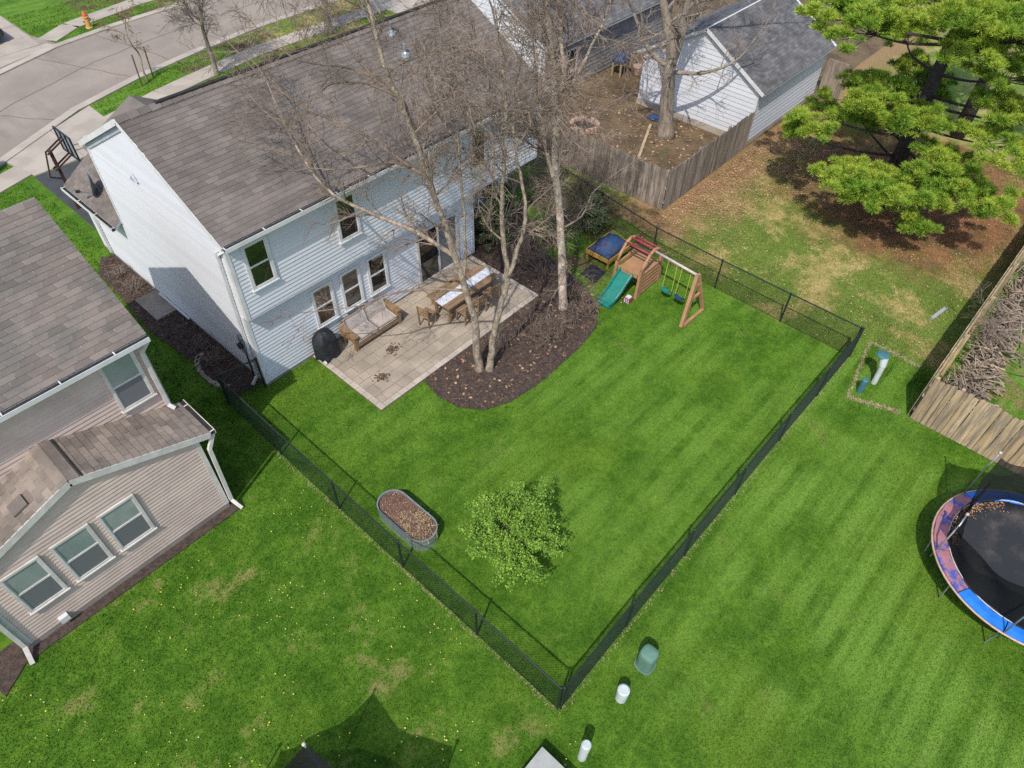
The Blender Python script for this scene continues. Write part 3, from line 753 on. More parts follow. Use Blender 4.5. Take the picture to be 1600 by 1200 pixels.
gutter(eroof, (3.09, eyf, exe), (3.09, BY + .02, exe), material='cream_trim', side=(1, 0, 0))
downspout(B, [(3.15, eyf + .06, exe - .14), (2.92, eyw - .06, exe - .5), (2.86, eyw - .055, .3), (2.95, eyw - .3, .06)], 'cream_trim', .09)
downspout(B, [(3.05, bYE - .05, bZE - .14), (2.84, BY - .07, bZE - .5), (2.84, BY - .07, 3.1), (2.92, BY - .2, 3.0)], 'cream_trim', .09)
downspout(B, [(-2.62, eyf + .06, exe - .14), (-2.42, eyw - .06, exe - .5), (-2.42, eyw - .055, .3), (-2.5, eyw - .4, .06)], 'cream_trim', .09)
window(B, 1.92, 2.71, 3.57, 5.03, BY + .01, ('glass_pale', 'glass_screen'), 'cream_trim', tw=.06)
for a, b in ((-1.88, -1.06), (-.84, 0.0), (.2, 1.04)): window(B, a, b, 1.1, 2.52, eyw + .01, ('glass_pale', 'glass_screen'), 'cream_trim', tw=.06)
obj('dryer_vent', MB().box(-1.62, -1.42, eyw - .11, eyw + .015, .22, .40), 'white_paint', B)

# ------------------------------------------------------------------ white garage house beyond the grey fence
Gh = thing('white_garage', 'white sided garage with grey shingle roof behind the weathered fence', 'garage', (29.2, 11.7, 0))
gx, gya, gyb, gym, gze, gzr = 29.2, 11.75, 17.75, 14.75, 2.5, 4.35
core = MB().solid([(gya + .02, 0), (gyb - .02, 0), (gyb - .02, gze + .05), (gym, gzr - .1), (gya + .02, gze + .05)], 'x', gx + .02, 36.0)
gw = obj('wall', core, 'white_siding', Gh)
gs = (gzr - gze) / (gym - gya + .25)
def gar_u(z):
    lo, hi = gya + .08, gyb - .08
    if z > gze: k_ = (z - gze + .12) / gs; lo = max(lo, gya - .25 + k_); hi = min(hi, gyb + .25 - k_)
    return lo, hi
siding(gw, 'x', gx + .02, -1, .3, gzr - .15, .2, gar_u, 'white_siding')
siding(gw, 'y', gya + .02, -1, .2, gze - .02, .2, lambda z: (gx + .08, 35.95), 'white_siding')
obj('foundation', MB().box(gx - .02, gx + .2, gya + .002, gyb, -.1, .29).box(gx + .2, 36, gya + .002, gya + .2, -.1, .19), 'concrete', Gh)
rf = MB()
for sg in (1, -1):
    ye = gym - sg * (gym - gya + .25)
    slope_slab(rf, gx - .15, 36.2, ye, gze, gym + .001 * sg, gzr, .12)
groof2 = obj('roof', rf, 'white_paint', Gh)
L_ = math.hypot(gym - gya + .25, gzr - gze)
shingle_slope(groof2, (gx - .17, gya - .27, gze - .004), (1, 0, 0), Vector((0, gym - gya + .25, gzr - gze)) / L_, 7.0, L_ + .02, 'shingle_grey', w=.33, e=.16, single=200)
shingle_slope(groof2, (36.2, gyb + .27, gze - .004), (-1, 0, 0), Vector((0, -(gym - gya + .25), gzr - gze)) / L_, 7.2, L_ + .02, 'shingle_grey', w=.33, e=.16, single=0)
rk = MB()
for sg in (1, -1):
    ye = gym - sg * (gym - gya + .25); rk.bar((gx - .165, ye, gze - .07), (gx - .165, gym, gzr - .07), .025, .15, up=(0, -gs * sg, 1))
obj('rake_board', rk, 'white_paint', groof2)
tr = TL().box(gx - .012, gx + .08, gya - .012, gya + .02, .2, gze - .06).box(gx - .012, gx + .019, gya + .0205, gya + .1, .3, gze - .06)
trims(Gh, tr, 'white_paint')

# low grey roofed house further back
N3 = thing('neighbour_house', 'white gabled house with dark roof seen through the birch branches', 'house', (26.1, 21.1, 0))
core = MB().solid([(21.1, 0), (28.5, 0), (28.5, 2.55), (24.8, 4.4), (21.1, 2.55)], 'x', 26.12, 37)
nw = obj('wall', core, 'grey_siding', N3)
def n3_u(z):
    lo, hi = 21.15, 28.4
    if z > 2.5: k_ = (z - 2.5 + .05) / .5; lo += k_; hi -= k_
    return lo, hi
siding(nw, 'x', 26.12, -1, .1, 4.3, .2, n3_u, 'white_siding')
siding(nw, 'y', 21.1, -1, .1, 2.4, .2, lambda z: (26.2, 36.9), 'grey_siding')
rf = MB(); slope_slab(rf, 25.95, 37.2, 20.8, 2.5, 24.8, 4.52, .12); slope_slab(rf, 25.95, 37.2, 28.8, 2.5, 24.801, 4.52, .12)
nroof = obj('roof', rf, 'white_paint', N3)
L_ = math.hypot(4.0, 2.02)
shingle_slope(nroof, (25.93, 20.78, 2.496), (1, 0, 0), Vector((0, 4.0, 2.02)) / L_, 11.2, L_ + .02, 'shingle_grey', w=.33, e=.17, single=0)
window(N3, 27.6, 28.5, .9, 2.0, 21.09)

# ------------------------------------------------------------------ patio
PX0, PX1, PY0, PY1 = 7.65, 14.84, 11.75, 15.055
patio = obj('patio', MB().box(PX0, PX1, PY0, PY1, -.05, .04), 'joint', kind='structure')
def paver(x0, x1, y0, y1, mt):
    key = ('p', mt, round(x1 - x0, 3), round(y1 - y0, 3))
    if key not in TABS:
        w, h = x1 - x0 - .012, y1 - y0 - .012; c = .008
        TABS[key] = mesh_of('paver', MB().add([(0, 0, -.02), (w, 0, -.02), (w, h, -.02), (0, h, -.02), (0, 0, .02), (w, 0, .02), (w, h, .02), (0, h, .02), (c, c, .027), (w - c, c, .027), (w - c, h - c, .027), (c, h - c, .027)],
            [(0, 3, 2, 1), (0, 1, 5, 4), (1, 2, 6, 5), (2, 3, 7, 6), (3, 0, 4, 7), (4, 5, 9, 8), (5, 6, 10, 9), (6, 7, 11, 10), (7, 4, 8, 11), (8, 9, 10, 11)]), M[mt])
    piece('paver', TABS[key], patio, Matrix.Translation((x0 + .006, y0 + .006, .04 + rng.uniform(-.003, .004))) @ Matrix.Rotation(rng.uniform(-.004, .004), 4, 'Z'))
bw_ = .2
k = PY0
while k < PY1 - .1:
    h = min(.3, PY1 - k); paver(PX0, PX0 + bw_, k, k + h, 'paver_light'); paver(PX1 - bw_, PX1, k, k + h, 'paver_light'); k += .3
k = PX0 + bw_
while k < PX1 - bw_ - .05:
    w = min(.3, PX1 - bw_ - k); paver(k, k + w, PY0, PY0 + bw_, 'paver_light'); k += .3
row = 0; y = PY0 + bw_
hs = [.32, .44, .32, .32, .44, .32, .44, .32, .3]
while y < PY1 - .05:
    h = min(hs[row % len(hs)], PY1 - y); x = PX0 + bw_; first = True
    while x < PX1 - bw_ - .03:
        w = rng.choice([.3, .45, .6, .45]); 
        if first: w = .22 + .1 * (row % 3); first = False
        if PX1 - bw_ - x - w < .12: w = PX1 - bw_ - x
        paver(x, x + w, y, y + h, 'paver'); x += w
    y += h; row += 1
st = thing('door_step', 'low wide paver step below the sliding patio door', 'step', (13.3, 14.7, .06))
obj('riser', MB().box(12.2, 14.5, 14.25, 15.0, .05, .17), 'stone', st)
for i in range(5):
    obj('tread', MB().box(12.19 + i * .465, 12.19 + i * .465 + .458, 14.22, 15.0, .171, .215), 'paver', st)

# sofa
S = thing('outdoor_sofa', 'wooden outdoor sofa with pale grey cushions against the white wall', 'sofa', (9.65, 14.55, .06))
zp = .065
sx0, sx1, sy0, sy1 = 8.68, 10.64, 14.14, 14.98
for x_ in (sx0, sx1 - .17):
    a = MB()
    a.box(x_ - .01, x_ + .18, sy0 - .02, sy1 - .06, zp + .56, zp + .61)
    obj('armrest', a, 'wood_sofa', S)
    for y_ in (sy0 + .01, sy1 - .2): obj('leg', MB().box(x_ + .03, x_ + .14, y_, y_ + .11, zp, zp + .559), 'wood_sofa', S)
    obj('side_rail', MB().box(x_ + .05, x_ + .11, sy0 + .12, sy1 - .2, zp + .3, zp + .42), 'wood_sofa', S)
obj('seat_frame', MB().box(sx0 + .15, sx1 - .15, sy0 + .03, sy1 - .12, zp + .2, zp + .3).box(sx0 + .15, sx1 - .15, sy0 + .0, sy0 + .029, zp + .16, zp + .32), 'wood_sofa', S)
obj('back_frame', MB().bar((sx0 + .15, sy1 - .04, zp + .72), (sx1 - .15, sy1 - .04, zp + .72), .05, .08).bar((sx0 + .15, sy1 - .1, zp + .4), (sx1 - .15, sy1 - .1, zp + .4), .05, .08), 'wood_sofa', S)
def cushion(c, half, tilt=0):
    mb = MB(); hx, hy, hz = half; N = 8; vs = []; ct, st_ = math.cos(tilt), math.sin(tilt)
    for top in (1, -1):
        for i in range(N + 1):
            for j in range(N + 1):
                a, b = 2 * i / N - 1, 2 * j / N - 1
                e = max(0, 1 - max(abs(a), abs(b)) ** 6); zz = hz * (.45 + .55 * e ** .5 * (1 - .2 * (a * a + b * b) / 2)) * top
                y_, z_ = b * hy, zz
                vs.append((c[0] + a * hx, c[1] + y_ * ct - z_ * st_, c[2] + y_ * st_ + z_ * ct))
    fs = []; n1 = (N + 1) ** 2
    for i in range(N):
        for j in range(N):
            q = i * (N + 1) + j; fs.append((q, q + N + 1, q + N + 2, q + 1)); fs.append((n1 + q, n1 + q + 1, n1 + q + N + 2, n1 + q + N + 1))
    ring = [i * (N + 1) for i in range(N + 1)] + [N * (N + 1) + j for j in range(1, N + 1)] + [i * (N + 1) + N for i in range(N - 1, -1, -1)] + [j for j in range(N - 1, 0, -1)]
    for a, b in zip(ring, ring[1:] + ring[:1]): fs.append((a, b, n1 + b, n1 + a))
    return mb.add(vs, fs)
xm = (sx0 + sx1) / 2; hw = (sx1 - sx0 - .36) / 4
for sg in (-1, 1):
    obj('seat_cushion', cushion((xm + sg * hw, sy0 + .31, zp + .385), (hw - .006, .32, .085)), 'cushion', S, smooth=True)
    obj('back_cushion', cushion((xm + sg * hw, sy1 - .21, zp + .62), (hw - .006, .23, .075), R(68)), 'cushion', S, smooth=True)

# covered grill
Gr = thing('covered_grill', 'barbecue grill under a crumpled black cover beside the sofa', 'grill', (7.95, 14.72, .06))
mb = MB(); N = 28; rings = [(.0, .36, .30), (.3, .35, .29), (.62, .36, .29), (.78, .34, .27), (.9, .27, .22), (1.0, .16, .14), (1.03, .05, .05)]
vs = []
for i, (z_, a, b) in enumerate(rings):
    for k in range(N):
        th_ = 2 * math.pi * k / N; f_ = 1 + (.10 * math.sin(5 * th_) + .09 * math.sin(9 * th_ + 1 + 2 * z_)) * (1 - z_ / 1.2)
        sq = 1 / max(abs(math.cos(th_)), abs(math.sin(th_))) ** .45
        vs.append((8.0 + a * math.cos(th_) * f_ * sq, 14.72 + b * math.sin(th_) * f_ * sq, .1 + z_ + .015 * math.sin(7 * th_ + i)))
mb.add(vs, [(i * N + k, i * N + (k + 1) % N, (i + 1) * N + (k + 1) % N, (i + 1) * N + k) for i in range(len(rings) - 1) for k in range(N)] + [tuple(range((len(rings) - 1) * N, len(rings) * N))])
obj('cover', mb, 'black_cover', Gr, smooth=True)
for x_, y_ in ((7.78, 14.52), (8.22, 14.52), (7.78, 14.92), (8.22, 14.92)): obj('leg', MB().box(x_ - .02, x_ + .02, y_ - .02, y_ + .02, .065, .3), 'black_metal', Gr)
obj('wheel', MB().tube([(7.72, 14.44, .13), (7.66, 14.44, .13)], .07, 12), 'cream_trim', Gr)

# dining table, runner, seats
T = thing('dining_table', 'long slatted wooden dining table standing on the patio', 'table', (12.75, 13.3, .065))
tx0, tx1, ty0, ty1 = 11.58, 13.95, 12.86, 13.76; tz = .8
nb = 6; w = (ty1 - ty0) / nb
for i in range(nb): obj('plank', MB().box(tx0, tx1, ty0 + i * w + .004, ty0 + (i + 1) * w - .004, tz - .04, tz), 'wood_table', T)
obj('apron', MB().box(tx0 + .08, tx1 - .08, ty0 + .06, ty0 + .09, tz - .14, tz - .041).box(tx0 + .08, tx1 - .08, ty1 - .09, ty1 - .06, tz - .14, tz - .041).box(tx0 + .05, tx0 + .079, ty0 + .06, ty1 - .06, tz - .14, tz - .041).box(tx1 - .079, tx1 - .05, ty0 + .06, ty1 - .06, tz - .14, tz - .041), 'wood_table', T)
for x_ in (tx0 + .1, tx1 - .19):
    for y_ in (ty0 + .1, ty1 - .19): obj('leg', MB().box(x_, x_ + .09, y_, y_ + .09, .065, tz - .042), 'wood_table', T)
rn = MB(); n = 40
vs = []; rx0, rx1 = tx0 - .02, tx1 + .02
for i in range(n + 1):
    for j, yy in enumerate((13.14, 13.31, 13.48)):
        vs.append((rx0 + (rx1 - rx0) * i / n, yy, tz + .004 + .004 * math.sin(i * 1.7 + j)))
rn.add(vs, [(i * 3 + j, (i + 1) * 3 + j, (i + 1) * 3 + j + 1, i * 3 + j + 1) for i in range(n) for j in range(2)])
ro = obj('table_runner', rn, 'cloth_white', base=(12.75, 13.3, .8), label='white cloth runner laid along the wooden dining table', category='runner')
ro.modifiers.new('thick', 'SOLIDIFY').thickness = .006
def chair(c, ang, label):
    o = thing('wooden_chair', label, 'chair', (c[0], c[1], .065), 'patio chairs')
    ca, sa = math.cos(ang), math.sin(ang)
    def W(x_, y_, z_): return (c[0] + x_ * ca - y_ * sa, c[1] + x_ * sa + y_ * ca, .065 + z_)
    for i in range(5):
        yy = -.19 + i * .095; obj('slat', MB().bar(W(-.21, yy, .44), W(.21, yy, .44), .08, .025), 'wood_table', o)
    for sx in (-.19, .19):
        obj('leg', MB().bar(W(sx, -.19, 0), W(sx, -.17, .425), .045, .045), 'wood_table', o)
        obj('leg', MB().bar(W(sx, .21, 0), W(sx, .26, .86), .045, .045), 'wood_table', o)
    for z_ in (.58, .7, .82): obj('back_slat', MB().bar(W(-.17, .235 + (z_ - .58) * .1, z_), W(.17, .235 + (z_ - .58) * .1, z_), .02, .07), 'wood_table', o)
chair((12.15, 12.72), math.pi, 'wooden slat chair at the near table edge, closest to the sofa')
chair((12.75, 12.72), math.pi, 'middle wooden slat chair along the near edge of the table')
chair((13.4, 12.72), math.pi, 'wooden slat chair at the near table edge, nearest the birch trunk')
chair((11.2, 13.5), math.pi / 2 + .25, 'wooden slat chair pulled out at the table end facing the sofa')
bn = thing('wooden_bench', 'plain wooden bench between the dining table and the door step', 'bench', (12.8, 13.98, .065))
for i in range(3): obj('plank', MB().box(11.8, 13.8, 13.84 + i * .11, 13.84 + i * .11 + .1, .48, .515), 'wood_table', bn)
for x_ in (11.95, 13.6): obj('leg', MB().box(x_, x_ + .06, 13.86, 14.13, .065, .479), 'wood_table', bn)
for (x_, y_, lb) in ((9.55, 13.42, 'small heap of dead leaves on the open patio before the sofa'), (8.55, 12.75, 'scatter of dirt and leaves near the front corner of the patio')):
    n = 90; X = x_ + nr.randn(n) * .12; Y = y_ + nr.randn(n) * .1
    V, F = scatter_quads(X, Y, np.full(n, .072), (.012, .035), .8)
    raw_mesh('leaf_heap', V, F, 'mulch_chip', label=lb, category='leaves', kind='stuff')

# ------------------------------------------------------------------ concrete landing, side bed things
obj('landing_slab', MB().prism([(5.18, 20.12), (5.94, 20.12), (5.94, 21.58), (5.18, 21.58)], -.02, .1), 'concrete_dark', label='concrete landing slab at the side door of the white house', category='slab')
obj('door_sill', MB().box(5.86, 5.93, 19.3, 21.2, .15, .2), 'white_paint', H)
ED = thing('stone_edging', 'curved row of low edging stones in the bed by the gable wall', 'edging', (5.3, 16.7, 0))
for i in range(9):
    a = R(100 + i * 17); c = (5.3 + .55 * math.cos(a) * .8, 16.7 + .95 * math.sin(a) , 0)
    mb = MB().box(-.06, .06, -.14, .14, 0, .09); q = obj('stone', mb, 'stone'); q.parent = ED
    q.location = (c[0] - 5.3, c[1] - 16.7, 0); q.rotation_euler = (0, 0, a)

# ------------------------------------------------------------------ wire fence round the yard
FH = 1.22
def wire_fence(name, label, pts, gate=False):
    o = thing(name, label, 'gate' if gate else 'fence', (pts[0][0], pts[0][1], 0))
    P = [Vector((x, y, 0)) for x, y in pts]
    for i, p in enumerate(P):
        obj('post', MB().tube([p + Vector((0, 0, -.1)), p + Vector((0, 0, FH + .03))], .03, 8).lathe((p.x, p.y, FH + .03), [(.036, -.02), (.036, .02), (.012, .04)], 8), 'fence_metal', o)
    for a, b in zip(P, P[1:]):
        obj('rail', MB().tube([a + Vector((0, 0, FH)), b + Vector((0, 0, FH))], .023, 8), 'fence_metal', o)
        w = MB(); d_ = b - a; L = d_.length; d_.normalize(); nn = Vector((-d_.y, d_.x, 0)) * .004
        h0, h1 = .03, FH - .01; hh = h1 - h0; k = -hh
        while k < L:
            for sg in (1, -1):
                # a strand rising at 45 degrees, clipped to the bay
                s0, s1 = max(0, -k), min(hh, L - k)
                if s1 - s0 > .02:
                    za, zb = (h0 + s0, h0 + s1) if sg > 0 else (h1 - s0, h1 - s1)
                    pa = a + d_ * (k + s0) + Vector((0, 0, za)) + nn * sg; pb = a + d_ * (k + s1) + Vector((0, 0, zb)) + nn * sg
                    w.tube([pa, pb], .0033, 3, cap=False)
            k += .074
        w.tube([a + Vector((0, 0, .04)), b + Vector((0, 0, .04))], .004, 3, cap=False)
        obj('wire_mesh', w, 'fence_wire', o)
    return o
wire_fence('chain_link_fence', 'black chain link fence between the yard and the beige house lawn', [(4.67, 2.52), (4.67, 4.95), (4.67, 7.5), (4.68, 10.0), (4.7, 12.6), (4.74, 15.24)])
wire_fence('chain_link_fence', 'black chain link fence between the yard and the trampoline lawn', [(4.72, 2.47), (7.2, 2.5), (9.7, 2.5), (12.2, 2.5), (14.7, 2.5), (17.1, 2.48), (19.45, 2.47)])
wire_fence('chain_link_fence', 'black chain link fence between the swing set and the dry field', [(19.45, 2.53), (19.44, 4.92), (19.45, 7.48), (19.5, 10.2), (19.95, 13.0), (20.4, 15.6)])
wire_fence('fence_gate', 'black chain link gate panel against the corner of the white house', [(4.8, 15.28), (5.88, 15.06)], gate=True)
# straw coloured worn strip under the fences
n = 1700
tt = nr.rand(n); side = nr.rand(n) < .5
X = np.where(side, 4.62 + nr.randn(n) * .035, 4.7 + tt * 14.7); Y = np.where(side, 2.4 + tt * 10.5, 2.43 + nr.randn(n) * .035)
V, F = scatter_quads(X, Y, np.full(n, .012), (.006, .022), .3, .25)
raw_mesh('dead_grass', V, F, 'straw', kind='stuff', label='worn straw coloured grass under the wire fence', category='grass')

# ------------------------------------------------------------------ picket fences
def picket_fence(name, label, runs, height, material, inner=None):
    o = thing(name, label, 'fence', (*runs[0][0], 0)); mesh_cache = []
    for hh in (0, .03, -.03):
        w, t_ = .138, .018
        z1 = height + hh
        mb = MB().add([(0, 0, .02), (w, 0, .02), (w, t_, .02), (0, t_, .02), (0, 0, z1 - .03), (w, 0, z1 - .03), (w, t_, z1 - .03), (0, t_, z1 - .03), (.03, 0, z1), (w - .03, 0, z1), (w - .03, t_, z1), (.03, t_, z1)],
                      [(0, 3, 2, 1), (0, 1, 5, 4), (1, 2, 6, 5), (2, 3, 7, 6), (3, 0, 4, 7), (4, 5, 9, 8), (6, 7, 11, 10), (5, 6, 10, 9), (7, 4, 8, 11), (8, 9, 10, 11)])
        mesh_cache.append(mesh_of('picket', mb, M[material]))
    for (a, b, sg) in runs:
        a, b = Vector((*a, 0)), Vector((*b, 0)); d_ = (b - a); L = d_.length; d_.normalize(); nn = Vector((-d_.y, d_.x, 0)) * sg   # nn points to the rail side
        k = 0
        while k + .138 < L:
            mm = basis(a + d_ * k, d_, Vector((0, 0, 1)).cross(d_), (0, 0, 1)) @ Matrix.Rotation(rng.uniform(-.012, .012), 4, 'Y') @ Matrix.Rotation(rng.uniform(-.02, .02), 4, 'Z')
            piece('picket', rng.choice(mesh_cache), o, mm); k += .148
        for z_ in (.35, height * .55, height - .28):
            q = a + nn * .055; r_ = b + nn * .055
            obj('rail', MB().bar((q.x, q.y, z_), (r_.x, r_.y, z_), .045, .09), material, o)
        k = .08
        while k < L:
            c = a + d_ * k + nn * .14
            obj('post', MB().box(c.x - .045, c.x + .045, c.y - .045, c.y + .045, -.1, height - .05), material, o); k += 2.4
picket_fence('wooden_fence', 'weathered grey board fence round the bare yard of the white garage', [((22.25, 11.55), (29.15, 11.66), 1), ((22.2, 17.9), (22.22, 11.57), 1)], 1.75, 'wood_grey')
picket_fence('wooden_fence', 'golden brown board fence behind the trampoline enclosing the brush pile', [((18.22, .1), (33.0, .02), -1), ((18.24, -5.6), (18.2, .05), -1)], 1.75, 'wood_gold')
obj('gate_panel', MB().box(36.3, 36.36, 10.6, 11.7, .03, 1.8).box(36.24, 36.299, 10.7, 10.8, .02, 1.75), 'wood_grey', label='short brown board gate at the far end of the white garage', category='gate')

# ------------------------------------------------------------------ stock tank planter
Tk = thing('stock_tank', 'oval galvanised stock tank planter beside the wire fence', 'planter', (5.57, 8.28, 0))
def oval(r, L, n=12):
    pts = []
    for i in range(n + 1): a = math.pi * i / n; pts.append((r * math.cos(a), L + r * math.sin(a)))
    for i in range(n + 1): a = math.pi + math.pi * i / n; pts.append((r * math.cos(a), -L + r * math.sin(a)))
    return pts
mb = MB(); prof = [(.40, 0), (.40, .05), (.415, .1), (.415, .16), (.405, .2), (.405, .28), (.42, .32), (.42, .4), (.41, .44), (.42, .55), (.43, .58), (.43, .6), (.40, .6), (.40, .48)]
rings = []
vs = []
for r_, z_ in prof: vs += [(5.57 + x_, 8.28 + y_, z_) for x_, y_ in oval(r_ * .95, .54)]
n = len(oval(.4, .56)); fs = [(i * n + k, i * n + (k + 1) % n, (i + 1) * n + (k + 1) % n, (i + 1) * n + k) for i in range(len(prof) - 1) for k in range(n)]
obj('tank', mb.add(vs, fs), 'galvanised', Tk, smooth=False)
vs = [(5.57 + x_, 8.28 + y_, .52) for x_, y_ in oval(.378, .54)]
sm = MB(); vs2 = []; 
for k in range(4):
    f_ = 1 - k / 4
    vs2 += [(5.57 + x_ * f_, 8.28 + y_ * f_, .52 + .02 * k * rng.uniform(.5, 1.2)) for x_, y_ in oval(.378, .54)]
vs2.append((5.57, 8.28, .57)); fs = [(i * n + k, i * n + (k + 1) % n, (i + 1) * n + (k + 1) % n, (i + 1) * n + k) for i in range(3) for k in range(n)] + [(3 * n + k, 3 * n + (k + 1) % n, 4 * n) for k in range(n)]
obj('soil', sm.add(vs2, fs), 'soil', Tk, smooth=True)
ds = MB()
for i in range(150):
    a = rng.random() * 6.28; r_ = rng.random() ** .5
    x_, y_ = 5.57 + .33 * r_ * math.cos(a), 8.02 - .05 + .5 * r_ * math.sin(a) - .1
    b = rng.random() * 6.28; l = rng.uniform(.06, .2); c = rng.uniform(-.6, .6)
    ds.tube([(x_, y_, .56), (x_ + l * .5 * math.cos(b), y_ + l * .5 * math.sin(b), .61 + rng.random() * .03), (x_ + l * math.cos(b + c), y_ + l * math.sin(b + c), .565)], .006, 3, cap=False)
obj('dead_stems', ds, 'straw', Tk, kind='stuff')
n = 500; X = 5.57 + (nr.rand(n) - .5) * .62; Y = 8.28 + (nr.rand(n) - .5) * 1.5
V, F = scatter_quads(X, Y, np.full(n, .562), (.006, .018), .8)
raw_mesh('dead_leaves', V, F, 'dry_leaf', Tk, kind='stuff')
Tk.location.z = -.1   # the tank is set a little into the turf

# ------------------------------------------------------------------ play set
PS = thing('play_set', 'tan plastic play set with teal slide and two swings', 'play set', (17.7, 8.6, 0))
def panel(poly_xz, y0, y1, name, mt='plastic_tan'):
    return obj(name, MB().solid(poly_xz, 'y', y0, y1), mt, PS)
# tower side facing the yard (plane y=9.2): broad front post, slats, curved back post
panel([(17.0, 0), (17.24, 0), (17.28, 1.05), (17.06, 1.15)], 9.17, 9.27, 'post')
panel([(18.34, 0), (18.52, 0), (18.42, 1.2), (18.26, 1.2)], 9.17, 9.27, 'post')
for i in range(6):
    z_ = .06 + i * .165; panel([(17.2, z_), (18.4, z_), (18.4, z_ + .085), (17.2, z_ + .085)], 9.19, 9.25, 'slat')
panel([(17.0, 0), (17.2, 0), (17.22, 1.05), (17.06, 1.1)], 10.15, 10.25, 'post')
panel([(18.34, 0), (18.52, 0), (18.42, 1.2), (18.26, 1.2)], 10.15, 10.25, 'post')
panel([(17.2, .86), (18.4, .86), (18.4, 1.0), (17.2, 1.0)], 10.17, 10.23, 'slat')
obj('deck', MB().box(17.1, 18.4, 9.28, 10.14, .76, .84), 'plastic_tan', PS)
for y_ in (9.22, 10.2):
    obj('arch', MB().tube([(17.12, y_, 1.1), (17.25, y_, 1.36), (17.5, y_, 1.62), (17.75, y_, 1.72), (18.05, y_, 1.62), (18.25, y_, 1.4), (18.34, y_, 1.18)], .055, 8), 'plastic_tan', PS, smooth=True)
for x_, z_ in ((17.5, 1.64), (17.75, 1.73), (18.0, 1.66)): obj('roof_bar', MB().tube([(x_, 9.18, z_), (x_, 10.24, z_)], .035, 8), 'plastic_red', PS, smooth=True)
for x_ in (17.55, 17.7, 17.85, 18.0): obj('roof_slat', MB().box(x_, x_ + .05, 9.3, 10.1, 1.5, 1.53), 'wood_dark', PS)
obj('steering_panel', MB().box(17.02, 17.07, 9.3, 10.1, .85, 1.0), 'plastic_tan', PS)
# slide with raised rims
cl = [(17.1, 9.72, .86), (16.95, 9.72, .84), (16.7, 9.74, .62), (16.45, 9.76, .36), (16.25, 9.78, .2), (16.1, 9.79, .13), (15.92, 9.8, .11)]
vs = []; sec = [(-.28, .12), (-.24, .13), (-.22, .0), (.22, .0), (.24, .13), (.28, .12), (.27, -.05), (-.27, -.05)]
for c in cl: vs += [(c[0], c[1] + a, c[2] + b) for a, b in sec]
n = len(sec); fs = [(i * n + k, i * n + (k + 1) % n, (i + 1) * n + (k + 1) % n, (i + 1) * n + k) for i in range(len(cl) - 1) for k in range(n)] + [tuple(range(n)), tuple(range((len(cl) - 1) * n, len(cl) * n))]
obj('slide', MB().add(vs, fs), 'plastic_teal', PS)
obj('slide_foot', MB().box(15.95, 16.1, 9.6, 9.98, 0, .055), 'plastic_teal', PS)
# swing beam, A frame, swings
obj('beam', MB().tube([(17.75, 9.2, 1.66), (17.62, 7.42, 1.66)], .045, 10), 'tube_white', PS, smooth=True)
A_ = obj('swing_frame', MB().bar((16.93, 7.24, 0), (17.58, 7.42, 1.72), .2, .11, up=(0, 1, 0)), 'plastic_tan', PS)
obj('leg', MB().bar((18.14, 7.18, .0), (17.64, 7.42, 1.7), .1, .09, up=(0, 1, 0)), 'plastic_tan', PS)
obj('crossbar', MB().bar((17.3, 7.33, .86), (17.86, 7.32, .84), .09, .08, up=(0, 1, 0)), 'plastic_tan', PS)
obj('crossbar', MB().bar((17.42, 7.37, 1.28), (17.74, 7.37, 1.28), .08, .07, up=(0, 1, 0)), 'plastic_tan', PS)
obj('base_bar', MB().bar((17.0, 7.2, .05), (18.12, 7.16, .05), .1, .09), 'plastic_tan', PS)
for cx, cy, mt in ((17.66, 8.42, 'plastic_teal'), (17.64, 7.88, 'plastic_blue')):
    for s_ in (-.17, .17):
        obj('rope', MB().tube([(17.68, cy + s_, 1.64), (cx, cy + s_ * 1.1, .52)], .011, 5), 'rope_yellow', PS)
    vs = []; sec = []
    for i in range(9):
        a = i / 8 * 2 - 1; z_ = .42 + .1 * a * a
        vs += [(cx - .085, cy + a * .19, z_), (cx + .085, cy + a * .19, z_), (cx + .085, cy + a * .19, z_ - .025), (cx - .085, cy + a * .19, z_ - .025)]
    obj('swing_seat', MB().add(vs, [(i * 4 + k, i * 4 + (k + 1) % 4, i * 4 + 4 + (k + 1) % 4, i * 4 + 4 + k) for i in range(8) for k in range(4)] + [(0, 1, 2, 3), (32, 33, 34, 35)]), mt, PS)
ty = thing('toy_box', 'small red and white toy lying between slide and tower', 'toy', (16.75, 9.3, 0))
obj('body', MB().box(16.62, 16.84, 9.2, 9.42, .0, .2), 'plastic_red', ty)
for i in range(3): obj('stripe', MB().box(16.6, 16.617, 9.21 + i * .075, 9.24 + i * .075, .02, .19), 'cloth_white', ty)
obj('lid', MB().box(16.65, 16.81, 9.23, 9.39, .201, .24), 'cloth_white', ty)

